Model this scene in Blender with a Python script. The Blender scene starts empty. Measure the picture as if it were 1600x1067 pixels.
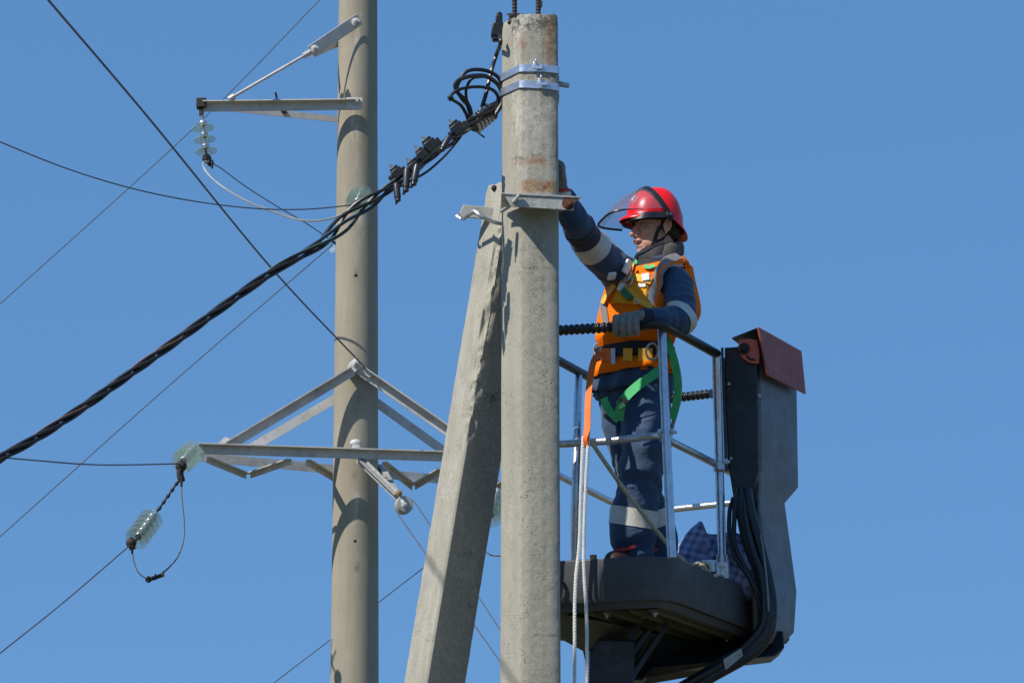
import bpy, bmesh, math, random
from mathutils import Vector, Matrix, noise
from mathutils.bvhtree import BVHTree
R = math.radians
random.seed(7)
SC = bpy.context.scene
COL = SC.collection

# ------------------------------------------------------------------ camera
FPX, PITCH, CAMZ = 6400.0, R(13.0), 1.6
cam_d = bpy.data.cameras.new('camera')
cam = bpy.data.objects.new('camera', cam_d)
COL.objects.link(cam)
cam.location = (0, 0, CAMZ)
cam.rotation_euler = (R(90) + PITCH, 0, 0)
cam_d.sensor_width = 36
cam_d.lens = 36 * FPX / 1600
cam_d.clip_start = 0.5
cam_d.clip_end = 6000
SC.camera = cam

# ------------------------------------------------------------------ sky and sun
SUN_EL, SUN_AZ = 46.0, 54.0         # azimuth: degrees to the left of the direction back to the camera
tosun = Vector((-math.sin(R(SUN_AZ)) * math.cos(R(SUN_EL)), -math.cos(R(SUN_AZ)) * math.cos(R(SUN_EL)), math.sin(R(SUN_EL))))
w = bpy.data.worlds.new('World'); SC.world = w; w.use_nodes = True
nt = w.node_tree; nt.nodes.clear()
sky = nt.nodes.new('ShaderNodeTexSky'); sky.sky_type = 'NISHITA'; sky.sun_disc = False
sky.sun_elevation = R(SUN_EL)
sky.sun_rotation = math.atan2(tosun.x, tosun.y)
sky.air_density = 1.0; sky.dust_density = 0.0; sky.ozone_density = 5.0; sky.altitude = 3000
bg = nt.nodes.new('ShaderNodeBackground'); bg.inputs[1].default_value = 0.118
wo = nt.nodes.new('ShaderNodeOutputWorld')
mixn = nt.nodes.new('ShaderNodeMix'); mixn.data_type = 'RGBA'; mixn.inputs[0].default_value = .70   # an even deep blue over the physical sky
mixn.inputs[7].default_value = (.076 / .7 / .118, .208 / .7 / .118, .438 / .7 / .118, 1)
nt.links.new(sky.outputs[0], mixn.inputs[6]); nt.links.new(mixn.outputs[2], bg.inputs[0]); nt.links.new(bg.outputs[0], wo.inputs[0])
sd = bpy.data.lights.new('sun', 'SUN'); sd.energy = 5.0; sd.angle = R(0.5); sd.color = (1, 0.95, 0.87)
so = bpy.data.objects.new('sun', sd); COL.objects.link(so)
so.rotation_euler = tosun.to_track_quat('Z', 'Y').to_euler()
SC.view_settings.view_transform = 'Standard'; SC.view_settings.look = 'None'
SC.view_settings.exposure = 0.0; SC.view_settings.gamma = 1
SC.view_settings.use_curve_mapping = False

# ------------------------------------------------------------------ pixel -> place in the world
CP, SP = math.cos(PITCH), math.sin(PITCH)
def ray(px, py):
    a = (px - 800) / FPX; b = (533.5 - py) / FPX
    return Vector((a, CP - b * SP, SP + b * CP))
def P(px, py, Y):
    d = ray(px, py); return Vector((0, 0, CAMZ)) + d * (Y / d.y)
def PZ(px, py, Z):
    d = ray(px, py); return Vector((0, 0, CAMZ)) + d * ((Z - CAMZ) / d.z)

# ------------------------------------------------------------------ materials
class NB:
    def __init__(s, m):
        s.m = m; m.use_nodes = True; s.t = m.node_tree; s.t.nodes.clear()
        s.out = s.n('ShaderNodeOutputMaterial')
    def n(s, k, **kw):
        x = s.t.nodes.new(k)
        for a, v in kw.items(): setattr(x, a, v)
        return x
    def l(s, a, b): s.t.links.new(a, b)
    def set(s, sock, v):
        if hasattr(v, 'is_linked') or isinstance(v, bpy.types.NodeSocket): s.l(v, sock)
        else: sock.default_value = v
    def coord(s, scale=(1, 1, 1), rot=(0, 0, 0)):
        tc = s.n('ShaderNodeTexCoord'); mp = s.n('ShaderNodeMapping')
        s.l(tc.outputs['Object'], mp.inputs[0]); mp.inputs['Scale'].default_value = scale; mp.inputs['Rotation'].default_value = rot
        return mp.outputs[0]
    def noise(s, scale, detail=4, rough=.6, co=None, dist=0):
        x = s.n('ShaderNodeTexNoise'); x.inputs['Scale'].default_value = scale; x.inputs['Detail'].default_value = detail
        x.inputs['Roughness'].default_value = rough; x.inputs['Distortion'].default_value = dist
        s.l(co if co else s.coord(), x.inputs[0]); return x.outputs[0]
    def vor(s, scale, co=None):
        x = s.n('ShaderNodeTexVoronoi'); x.inputs['Scale'].default_value = scale
        s.l(co if co else s.coord(), x.inputs[0]); return x.outputs[0]
    def ramp(s, f, a, b, lo=0., hi=1.):
        x = s.n('ShaderNodeMapRange'); x.clamp = True
        s.l(f, x.inputs[0])
        for i, v in enumerate((a, b, lo, hi)): x.inputs[i + 1].default_value = v
        return x.outputs[0]
    def math(s, op, a, b=0.):
        x = s.n('ShaderNodeMath', operation=op); s.set(x.inputs[0], a); s.set(x.inputs[1], b); return x.outputs[0]
    def mix(s, f, a, b, mode='MIX'):
        x = s.n('ShaderNodeMix', data_type='RGBA', blend_type=mode)
        s.set(x.inputs[0], f)
        s.set(x.inputs[6], a if not isinstance(a, tuple) else (*a, 1)); s.set(x.inputs[7], b if not isinstance(b, tuple) else (*b, 1))
        return x.outputs[2]
    def bump(s, h, strength=.3, dist=.01, prev=None):
        x = s.n('ShaderNodeBump'); x.inputs['Strength'].default_value = strength; x.inputs['Distance'].default_value = dist
        s.l(h, x.inputs['Height'])
        if prev: s.l(prev, x.inputs['Normal'])
        return x.outputs[0]
    def attr(s, name):
        x = s.n('ShaderNodeAttribute', attribute_name=name); return x.outputs['Fac']
    def bsdf(s, color, rough=.6, metal=0., normal=None, **kw):
        b = s.n('ShaderNodeBsdfPrincipled')
        s.set(b.inputs['Base Color'], color if not isinstance(color, tuple) else (*color, 1))
        s.set(b.inputs['Roughness'], rough); s.set(b.inputs['Metallic'], metal)
        if normal: s.l(normal, b.inputs['Normal'])
        for k, v in kw.items(): s.set(b.inputs[k.replace('_', ' ')], v)
        s.l(b.outputs[0], s.out.inputs[0]); return b

def simple(name, c, rough=.6, metal=0., var=.25, scale=8., bump=.15, bscale=60., dirt=None, **kw):
    m = bpy.data.materials.new(name); b = NB(m)
    n1 = b.noise(scale, 5); f = b.ramp(n1, .3, .7)
    col = b.mix(f, tuple(x * (1 - var) for x in c), tuple(min(1, x * (1 + var)) for x in c))
    if dirt:
        d = b.ramp(b.noise(scale * 2.3, 8, .7), .52, .68)
        col = b.mix(b.math('MULTIPLY', d, .7), col, dirt)
    rg = b.ramp(b.noise(scale * 3, 3), .3, .7, max(0, rough - .08), min(1, rough + .08))
    nm = b.bump(b.noise(bscale, 4), bump, .004)
    b.bsdf(col, rg, metal, nm, **kw)
    return m

def concrete(name, c1, c2, pit=.7, pscale=55, pb=.8):
    m = bpy.data.materials.new(name); b = NB(m)
    base = b.mix(b.ramp(b.noise(3.2, 6, .65), .35, .68), c1, c2)
    streak = b.ramp(b.noise(9, 5, .6, b.coord((1, 1, .12))), .42, .72)
    base = b.mix(b.math('MULTIPLY', streak, .5), base, tuple(x * .62 for x in c1))
    grain = b.noise(120, 4, .8)
    base = b.mix(.35, base, b.mix(b.ramp(grain, .3, .7), tuple(x * .62 for x in c1), tuple(min(1, x * 1.3) for x in c2)))
    # air holes: small, sparse, in loose vertical bands
    v = b.vor(pscale); gate = b.ramp(b.noise(7, 3, .6, b.coord((1.3, 1.3, .3))), .54, .62)
    hole = b.math('MULTIPLY', b.ramp(v, .13, .22, 1, 0), gate)
    v2 = b.vor(pscale * 2.1); gate2 = b.ramp(b.noise(14, 3), .54, .6)
    hole = b.math('MAXIMUM', hole, b.math('MULTIPLY', b.ramp(v2, .16, .28, 1, 0), gate2))
    base = b.mix(b.math('MULTIPLY', hole, pit), base, tuple(x * .28 for x in c1))
    # stains from the mesh: rust, lime wash, seams, and painted light on the strut
    rust = b.math('MULTIPLY', b.attr('rust'), b.ramp(b.noise(22, 7, .75), .30, .52))
    base = b.mix(rust, base, b.mix(b.ramp(b.noise(60, 4), .35, .65), (.20, .075, .03), (.40, .25, .11)))
    lime_lit = b.math('MULTIPLY', b.attr('lime_lit'), b.ramp(b.noise(18, 6, .7, b.coord((1, 1, .3))), .42, .62))
    base = b.mix(lime_lit, base, (.56, .54, .47))
    drk = b.math('MULTIPLY', b.attr('dark'), b.ramp(b.noise(45, 6, .75), .42, .56))
    base = b.mix(drk, base, tuple(x * .3 for x in c1))
    nm = b.bump(b.math('MULTIPLY', hole, -1.), pb, .006)
    nm = b.bump(grain, .35, .0035, nm)
    nm = b.bump(b.noise(30, 6, .7), .16, .006, nm)
    b.bsdf(base, .88, 0, nm)
    return m

M = {}
M['concrete'] = concrete('front pole concrete', (.325, .303, .242), (.425, .397, .32))
M['concrete_strut'] = concrete('strut concrete', (.305, .284, .228), (.40, .372, .30), .5, 70)
M['concrete_far'] = concrete('spun concrete', (.31, .272, .20), (.36, .318, .24), .12, 30, .05)
M['galv'] = simple('galvanised steel', (.55, .56, .58), .38, .85, .18, 14, .1, 90, dirt=(.35, .34, .33))
M['band'] = simple('bright steel band', (.62, .66, .72), .35, .8, .12, 20, .1, 60)
M['whitesteel'] = simple('zinc painted angle steel', (.55, .53, .50), .6, .15, .15, 4, .15, 30, dirt=(.33, .3, .26))
M['plate'] = simple('dull steel plate', (.40, .40, .37), .6, .3, .2, 18, .25, 60, dirt=(.25, .16, .1))
M['rusty'] = simple('rusty steel', (.16, .07, .035), .85, .3, .4, 40, .5, 120)
M['rebar'] = simple('rebar steel', (.055, .045, .042), .75, .5, .3, 40, .3, 120)
M['black'] = simple('black plastic', (.010, .010, .011), .42, 0, .3, 20, .15, 80)
M['rubber'] = simple('black rubber', (.014, .014, .015), .38, 0, .3, 20, .1, 80)
M['cable'] = simple('black cable jacket', (.014, .014, .016), .36, 0, .25, 10, .1, 80)
M['wire'] = simple('weathered conductor', (.11, .115, .13), .55, .4, .2, 2, .1, 30)
M['lightwire'] = simple('bare aluminium conductor', (.55, .54, .50), .45, .6, .2, 4, .1, 30)
M['blackpaint'] = simple('worn black paint', (.02, .021, .024), .45, 0, .35, 7, .2, 60, dirt=(.06, .055, .045))
M['platform'] = simple('charcoal moulded platform', (.062, .065, .073), .55, 0, .25, 6, .25, 70, dirt=(.08, .075, .06))
M['olive'] = simple('bounce toned underside', (.11, .102, .07), .75, 0, .35, 5, .25, 50)  # brownish light bounced up from the ground is put into this colour
M['mast'] = simple('slate grey lift cover', (.125, .130, .145), .42, 0, .10, 4, .12, 50, dirt=(.11, .12, .13))
M['redpaint'] = simple('faded red paint', (.36, .07, .045), .55, 0, .22, 9, .2, 60, dirt=(.22, .1, .08))
M['orangepaint'] = simple('orange red paint', (.62, .12, .055), .5, 0, .15, 12, .1, 60)
M['steeltube'] = simple('aluminium tube', (.62, .64, .67), .3, .85, .12, 16, .1, 80, dirt=(.4, .4, .4))
M['brass'] = simple('brass', (.45, .3, .1), .45, .6, .2, 20)
M['helmet'] = simple('red helmet shell', (.92, .006, .004), .3, 0, .05, 6, .03, 40)
M['skin'] = simple('skin', (.72, .36, .225), .5, 0, .10, 30, .15, 220, Subsurface_Weight=.08)
M['lips'] = simple('lips', (.42, .13, .10), .4, 0, .1, 60)
M['eye'] = simple('eye white', (.38, .34, .30), .2, 0, .05, 60)
M['iris'] = simple('dark iris', (.03, .02, .015), .2, 0, .05, 60)
M['hair'] = simple('dark hair', (.03, .02, .014), .6, 0, .4, 60, .4, 300)
M['collar'] = simple('grey fleece collar', (.10, .088, .078), .95, 0, .25, 30, .6, 140)
M['glove'] = simple('grey knitted glove', (.25, .24, .235), .95, 0, .2, 40, .6, 260)
M['reflect'] = simple('silver reflective tape', (.60, .58, .53), .5, .1, .12, 24, .12, 90)
M['reflectdark'] = simple('grey reflective tape', (.24, .22, .21), .5, .1, .15, 24, .12, 90)
M['greenstrap'] = simple('green webbing', (.06, .50, .16), .6, 0, .15, 30, .4, 260)
M['orangestrap'] = simple('orange webbing', (.95, .17, .012), .65, 0, .15, 25, .4, 260)
M['yellowstrap'] = simple('amber webbing', (1.0, .46, .035), .6, 0, .12, 25, .4, 260)
M['blackstrap'] = simple('black webbing', (.012, .012, .016), .7, 0, .2, 25, .4, 260)
M['tag'] = simple('white plastic tag', (.78, .77, .74), .5, 0, .06, 25)
M['greenclip'] = simple('dark green buckle cover', (.03, .17, .06), .45, 0, .15, 25)
M['whiterope'] = simple('white rope', (.80, .79, .75), .8, 0, .12, 40, .4, 200)
M['tanrope'] = simple('tan rope', (.50, .45, .33), .85, 0, .2, 40, .4, 200)
M['greyrope'] = simple('grey rope', (.30, .32, .28), .85, 0, .25, 60, .4, 200)
M['boot'] = simple('dark boot leather', (.05, .02, .016), .55, 0, .2, 20)
M['bootred'] = simple('red boot collar', (.55, .035, .03), .55, 0, .15, 20)
M['greyhelmet'] = M['black']

def fabric(name, c, fold=.5, scale=14, rough=.8, weave=420, dirt=None, var=.15, sheen=.15, spec=.5):
    m = bpy.data.materials.new(name); b = NB(m)
    f = b.ramp(b.noise(6, 5), .3, .7)
    col = b.mix(f, tuple(x * (1 - var) for x in c), tuple(min(1, x * (1 + var)) for x in c))
    if dirt: col = b.mix(b.math('MULTIPLY', b.ramp(b.noise(11, 7, .7), .5, .72), .5), col, dirt)
    h = b.noise(scale, 3, .5, b.coord((1, 1, 1.6)), 1.2)
    nm = b.bump(h, fold, .03)
    nm = b.bump(b.noise(weave, 2), .25, .001, nm)
    b.bsdf(col, rough, 0, nm, Sheen_Weight=sheen, Specular_IOR_Level=spec)
    return m
M['navy'] = fabric('navy work cloth', (.027, .062, .130), .22, 16)
M['navydark'] = fabric('dark navy cloth', (.008, .014, .032), .45, 18)
M['vest'] = fabric('fluorescent orange vest', (1.0, .185, .004), .3, 18, .8, var=.03, sheen=0, spec=.12)
M['vestyellow'] = fabric('amber vest panel', (1.0, .38, .02), .3, 18, .8, var=.04, sheen=0, spec=.12)

m = bpy.data.materials.new('insulator glass'); b = NB(m)
g = b.n('ShaderNodeBsdfGlass'); g.inputs['Color'].default_value = (.93, .975, .95, 1); g.inputs['IOR'].default_value = 1.3; g.inputs['Roughness'].default_value = .06
d = b.n('ShaderNodeBsdfTranslucent'); d.inputs[0].default_value = (.5, .62, .56, 1)
df = b.n('ShaderNodeBsdfPrincipled'); df.inputs['Base Color'].default_value = (.56, .66, .58, 1); df.inputs['Roughness'].default_value = .12
tr = b.n('ShaderNodeBsdfTransparent'); tr.inputs[0].default_value = (.955, .985, .965, 1)
x1 = b.n('ShaderNodeMixShader'); x1.inputs[0].default_value = .68; b.l(g.outputs[0], x1.inputs[1]); b.l(tr.outputs[0], x1.inputs[2])
x2 = b.n('ShaderNodeMixShader'); x2.inputs[0].default_value = .22; b.l(x1.outputs[0], x2.inputs[1]); b.l(df.outputs[0], x2.inputs[2])
b.l(x2.outputs[0], b.out.inputs[0]); M['glass'] = m

m = bpy.data.materials.new('clear visor'); b = NB(m)
tr = b.n('ShaderNodeBsdfTransparent'); tr.inputs[0].default_value = (.84, .87, .91, 1)
gl = b.n('ShaderNodeBsdfGlossy'); gl.inputs['Roughness'].default_value = .04
lw = b.n('ShaderNodeLayerWeight'); lw.inputs[0].default_value = .25
df = b.n('ShaderNodeBsdfDiffuse'); df.inputs[0].default_value = (.45, .5, .58, 1)
x1 = b.n('ShaderNodeMixShader'); b.l(b.math('ADD', b.math('MULTIPLY', lw.outputs[0], .35), .04), x1.inputs[0]); b.l(tr.outputs[0], x1.inputs[1]); b.l(gl.outputs[0], x1.inputs[2])
x2 = b.n('ShaderNodeMixShader'); x2.inputs[0].default_value = .12; b.l(x1.outputs[0], x2.inputs[1]); b.l(df.outputs[0], x2.inputs[2])
b.l(x2.outputs[0], b.out.inputs[0]); M['visor'] = m

m = bpy.data.materials.new('smoked brow guard'); b = NB(m)
tr = b.n('ShaderNodeBsdfTransparent'); tr.inputs[0].default_value = (.5, .5, .55, 1)
df = b.n('ShaderNodeBsdfPrincipled'); df.inputs['Base Color'].default_value = (.03, .035, .06, 1); df.inputs['Roughness'].default_value = .35
x1 = b.n('ShaderNodeMixShader'); x1.inputs[0].default_value = .6; b.l(tr.outputs[0], x1.inputs[1]); b.l(df.outputs[0], x1.inputs[2]); b.l(x1.outputs[0], b.out.inputs[0]); M['smoke'] = m
m = bpy.data.materials.new('blue plaid cloth'); b = NB(m)
tc = b.n('ShaderNodeUVMap')
sx = b.n('ShaderNodeSeparateXYZ'); b.l(tc.outputs[0], sx.inputs[0])
def lines(sock, freq, width):
    f = b.math('FRACT', b.math('MULTIPLY', sock, freq * 1.5)); return b.math('LESS_THAN', f, width)
base = (.26, .29, .48)
a1 = b.math('MULTIPLY', b.math('ADD', lines(sx.outputs[0], 7, .45), lines(sx.outputs[1], 7, .45)), .5)
col = b.mix(b.math('MULTIPLY', a1, .75), base, (.025, .03, .10))
a2 = b.math('MAXIMUM', lines(b.math('ADD', sx.outputs[0], .06), 9, .07), lines(b.math('ADD', sx.outputs[1], .06), 9, .07))
col = b.mix(b.math('MULTIPLY', a2, .5), col, (.42, .42, .5))
b.bsdf(col, .85, 0, b.bump(b.noise(26, 4), .4, .01)); M['plaid'] = m

# ------------------------------------------------------------------ objects
def thing(name, label, cat, loc=(0, 0, 0), group=None, rot=None):
    o = bpy.data.objects.new(name, None); COL.objects.link(o)
    o.location = loc; o.empty_display_size = .1
    if rot is not None: o.rotation_euler = rot.to_euler()
    o['label'] = label; o['category'] = cat
    if group: o['group'] = group
    return o
def origin(o):
    return Vector(o.location) if o.parent is None else origin(o.parent)
def link_mesh(name, me, mat, parent=None, label=None, local=False, smooth=True, angle=35):
    if mat is not None and not me.materials: me.materials.append(mat)
    if parent is not None and not local:
        off = origin(parent); me.transform(Matrix.Translation(-off))
    if smooth:
        me.polygons.foreach_set('use_smooth', [True] * len(me.polygons))
        me.set_sharp_from_angle(angle=R(angle))
    o = bpy.data.objects.new(name, me); COL.objects.link(o)
    if parent is not None: o.parent = parent
    if label: o['label'] = label
    return o

def catmull(pts, n=8):
    pts = [Vector(p) for p in pts]
    if len(pts) < 3 : return [pts[0].lerp(pts[-1], i / n) for i in range(n + 1)] if n > 1 else pts
    q = [2 * pts[0] - pts[1]] + pts + [2 * pts[-1] - pts[-2]]
    out = []
    for i in range(1, len(q) - 2):
        a, b_, c, d_ = q[i - 1:i + 3]
        for k in range(n):
            t = k / n
            out.append(.5 * ((2 * b_) + (c - a) * t + (2 * a - 5 * b_ + 4 * c - d_) * t * t + (3 * b_ - a - 3 * c + d_) * t ** 3))
    out.append(pts[-1]); return out
def frames(path):
    T = []
    for i in range(len(path)):
        t = path[min(i + 1, len(path) - 1)] - path[max(i - 1, 0)]
        T.append(t.normalized() if t.length > 1e-9 else Vector((0, 0, 1)))
    up = Vector((0, 0, 1)) if abs(T[0].z) < .9 else Vector((0, -1, 0))
    n0 = (up - T[0] * up.dot(T[0])).normalized(); out = []
    for i, t in enumerate(T):
        n0 = (n0 - t * n0.dot(t)).normalized(); out.append((t, n0, t.cross(n0)))
    return out

class MB:
    def __init__(s): s.v = []; s.f = []
    def add(s, vs, fs):
        k = len(s.v); s.v += [tuple(x) for x in vs]; s.f += [tuple(i + k for i in q) for q in fs]; return s
    def rings(s, rings, closed=True, cap=True):
        n = len(rings[0]); vs = [p for r in rings for p in r]; fs = []
        for i in range(len(rings) - 1):
            for j in range(n if closed else n - 1):
                a = i * n + j; b_ = i * n + (j + 1) % n
                fs.append((a, b_, b_ + n, a + n))
        if cap and closed:
            fs.append(tuple(range(n - 1, -1, -1))); fs.append(tuple(range((len(rings) - 1) * n, len(rings) * n)))
        return s.add(vs, fs)
    def tube(s, path, r, seg=8, cap=True):
        path = [Vector(p) for p in path]; rs = r if isinstance(r, (list, tuple)) else [r] * len(path)
        fr = frames(path); rg = []
        for p, (t, n, b_), q in zip(path, fr, rs):
            rg.append([p + (n * math.cos(a) + b_ * math.sin(a)) * q for a in (2 * math.pi * k / seg for k in range(seg))])
        return s.rings(rg, True, cap)
    def cyl(s, a, b_, r, r2=None, seg=12): return s.tube([a, b_], [r, r if r2 is None else r2], seg)
    def extrude(s, poly, p0, p1, up=(0, 0, 1)):
        p0 = Vector(p0); p1 = Vector(p1); t = (p1 - p0).normalized(); up = Vector(up)
        side = t.cross(up).normalized(); u = side.cross(t)
        return s.rings([[p + side * x + u * y for x, y in poly] for p in (p0, p1)])
    def bar(s, p0, p1, w_, h, up=(0, 0, 1)):
        return s.extrude([(-w_ / 2, -h / 2), (w_ / 2, -h / 2), (w_ / 2, h / 2), (-w_ / 2, h / 2)], p0, p1, up)
    def angle(s, p0, p1, w_, t, up=(0, 0, 1), flip=1):
        poly = [(0, 0), (w_ * flip, 0), (w_ * flip, -t), (t * flip, -t), (t * flip, -w_), (0, -w_)]
        if flip > 0: poly = poly[::-1]
        return s.extrude(poly, p0, p1, up)
    def box(s, c, ax, ay, az):
        c, ax, ay, az = (Vector(q) for q in (c, ax, ay, az))
        vs = [c + ax * i + ay * j + az * k for k in (-1, 1) for (i, j) in ((-1, -1), (1, -1), (1, 1), (-1, 1))]
        return s.add(vs, [(3, 2, 1, 0), (4, 5, 6, 7), (0, 1, 5, 4), (1, 2, 6, 5), (2, 3, 7, 6), (3, 0, 4, 7)])
    def ell(s, c, rx, ry, rz, ax=None, seg=14, n=8):
        c = Vector(c); ax = ax or (Vector((1, 0, 0)), Vector((0, 1, 0)), Vector((0, 0, 1))); rg = []
        for i in range(n + 1):
            ph = -math.pi / 2 + math.pi * (i + (.02 if i == 0 else -.02 if i == n else 0)) / n
            rg.append([c + ax[0] * rx * math.cos(ph) * math.cos(a) + ax[1] * ry * math.cos(ph) * math.sin(a) + ax[2] * rz * math.sin(ph)
                       for a in (2 * math.pi * k / seg for k in range(seg))])
        return s.rings(rg)
    def limb(s, pts, seg=14):                       # chain of (point, radius): spheres joined by cones
        for i, (p, r) in enumerate(pts):
            s.ell(p, r, r, r, seg=seg, n=8)
            if i: s.tube([pts[i - 1][0], p], [pts[i - 1][1], r], seg)
        return s
    def lathe(s, c, axis, prof, seg=20):           # prof: (distance along axis, radius)
        axis = Vector(axis).normalized(); c = Vector(c)
        o = axis.orthogonal().normalized(); q = axis.cross(o)
        return s.rings([[c + axis * h + (o * math.cos(a) + q * math.sin(a)) * max(r, 1e-4) for a in (2 * math.pi * k / seg for k in range(seg))] for h, r in prof])
    def mesh(s, name='mesh'):
        me = bpy.data.meshes.new(name); me.from_pydata(s.v, [], s.f); me.validate(); me.update()
        bm = bmesh.new(); bm.from_mesh(me); bmesh.ops.recalc_face_normals(bm, faces=bm.faces[:]); bm.to_mesh(me); bm.free()
        return me
    def build(s, name, mat, parent=None, label=None, bevel=0, **kw):
        o = link_mesh(name, s.mesh(name), mat, parent, label, **kw)
        if bevel:
            md = o.modifiers.new('bevel', 'BEVEL'); md.width = bevel; md.segments = 2; md.limit_method = 'ANGLE'; md.angle_limit = R(35)
        return o

def remeshed(mb, voxel, smooth=6, fac=.5):
    me = bpy.data.meshes.new('tmp'); me.from_pydata(mb.v, [], mb.f); me.update()
    bm = bmesh.new(); bm.from_mesh(me)
    bmesh.ops.recalc_face_normals(bm, faces=bm.faces[:]); bm.to_mesh(me); bm.free()
    o = bpy.data.objects.new('tmp', me); COL.objects.link(o)
    md = o.modifiers.new('r', 'REMESH'); md.mode = 'VOXEL'; md.voxel_size = voxel
    if smooth: ms = o.modifiers.new('s', 'SMOOTH'); ms.iterations = smooth; ms.factor = fac
    dg = bpy.context.evaluated_depsgraph_get(); dg.update()
    res = bpy.data.meshes.new_from_object(o.evaluated_get(dg)); bpy.data.objects.remove(o)
    res.materials.clear()
    return res
def displace(me, fn):
    me.update(); nv = [v.normal.copy() for v in me.vertices]
    for v, n_ in zip(me.vertices, nv): v.co = v.co + n_ * fn(v.co)
    me.update()
def bvh_of(me): return BVHTree.FromPolygons([v.co.copy() for v in me.vertices], [tuple(p.vertices) for p in me.polygons])
def catn(pts, n): return catmull(pts, n)
def surf_ribbon(bvh, pts, width, off=.004, thick=.003, n=10, snap=.2, flat=0.):
    """a strap laid on a surface: centre line snapped to the nearest point of the surface"""
    path = catmull(pts, n); cs = []; ns = []
    for p in path:
        h = bvh.find_nearest(p, snap) if bvh else None
        if h and h[0] is not None: cs.append(h[0] + h[1] * off); ns.append(h[1])
        else: cs.append(p); ns.append(Vector((-.3, -.95, .1)))
    # smooth
    for _ in range(3):
        cs = [cs[0]] + [(cs[i - 1] + cs[i] * 2 + cs[i + 1]) / 4 for i in range(1, len(cs) - 1)] + [cs[-1]]
        ns = [ns[0]] + [((ns[i - 1] + ns[i] * 2 + ns[i + 1]) / 4).normalized() for i in range(1, len(ns) - 1)] + [ns[-1]]
    m_ = MB(); rg = []
    for i, c in enumerate(cs):
        t = (cs[min(i + 1, len(cs) - 1)] - cs[max(i - 1, 0)]).normalized(); s_ = t.cross(ns[i]).normalized(); nn = s_.cross(t)
        if nn.dot(ns[i]) < 0: nn = -nn
        rg.append([c - s_ * width / 2, c + s_ * width / 2, c + s_ * width / 2 + nn * thick, c - s_ * width / 2 + nn * thick])
    m_.rings(rg); return m_
def cuff_band(bvh, a, b_, t0, t1, off=.003, seg=40, rows=3, maxr=.2):
    """a ring of tape round a sleeve between t0 and t1 along the axis a-b"""
    a = Vector(a); b_ = Vector(b_); ax = (b_ - a).normalized(); o = ax.orthogonal().normalized(); q = ax.cross(o); rg = []
    for i in range(rows + 1):
        c = a.lerp(b_, t0 + (t1 - t0) * i / rows); r_ = []
        for k in range(seg):
            an = 2 * math.pi * k / seg; d = o * math.cos(an) + q * math.sin(an)
            h = bvh.ray_cast(c + d * maxr, -d, maxr)
            r_.append((h[0] if h[0] is not None else c + d * .06) + d * off)
        rg.append(r_)
    m_ = MB(); m_.rings(rg, True, False); return m_

def rope_mesh(path, r, pitch=.05, strands=3, seg=6, step=None):
    # resample by length
    L = [0.0]
    for i in range(1, len(path)): L.append(L[-1] + (path[i] - path[i - 1]).length)
    step = step or pitch / 8; n = max(2, int(L[-1] / step)); pts = []; j = 0
    for i in range(n + 1):
        d = L[-1] * i / n
        while j < len(L) - 2 and L[j + 1] < d: j += 1
        pts.append(path[j].lerp(path[j + 1], (d - L[j]) / max(1e-9, L[j + 1] - L[j])))
    fr = frames(pts); m_ = MB()
    for k in range(strands):
        pp = []
        for i, (p, (t, nn, bb)) in enumerate(zip(pts, fr)):
            a = 2 * math.pi * (k / strands + L[-1] * i / n / pitch)
            pp.append(p + (nn * math.cos(a) + bb * math.sin(a)) * r * .5)
        m_.tube(pp, r * .56, seg)
    return m_

def bolt(mb, p, axis, r=.012, h=.012):
    axis = Vector(axis).normalized(); p = Vector(p)
    mb.lathe(p, axis, [(0, r * 1.4), (h * .25, r * 1.4)], 14); mb.lathe(p + axis * h * .25, axis, [(0, r), (h, r), (h * 1.05, r * .7)], 6)
    mb.lathe(p + axis * h * 1.2, axis, [(0, r * .5), (h * .9, r * .5)], 8)

# ------------------------------------------------------------------ ground (below the frame, lights the undersides)
m = bpy.data.materials.new('dry grass and dirt'); b = NB(m)
c = b.mix(b.ramp(b.noise(.35, 8, .7), .35, .65), (.08, .10, .04), (.20, .165, .10))
c = b.mix(b.ramp(b.noise(6, 6, .7), .4, .65), c, (.08, .07, .04))
b.bsdf(c, .95, 0, b.bump(b.noise(9, 8, .7), .8, .05)); M['ground'] = m
gm = MB(); N = 28
gv = []; gf = []
def gy(i): t = i / N; return -1 + 2 * t
for j in range(N + 1):
    for i in range(N + 1):
        x = math.copysign(abs(gy(i)) ** 3, gy(i)) * 3000; y = math.copysign(abs(gy(j)) ** 3, gy(j)) * 3000
        d = math.hypot(x, y); z = 0 if d < 60 else (noise.noise(Vector((x * .003, y * .003, 0))) * min(8, (d - 60) * .02))
        gv.append((x, y, min(z, 3)))
for j in range(N):
    for i in range(N):
        a = j * (N + 1) + i; gf.append((a, a + 1, a + N + 2, a + N + 1))
gm.add(gv, gf); g = gm.build('ground', M['ground']); g['kind'] = 'structure'

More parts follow.
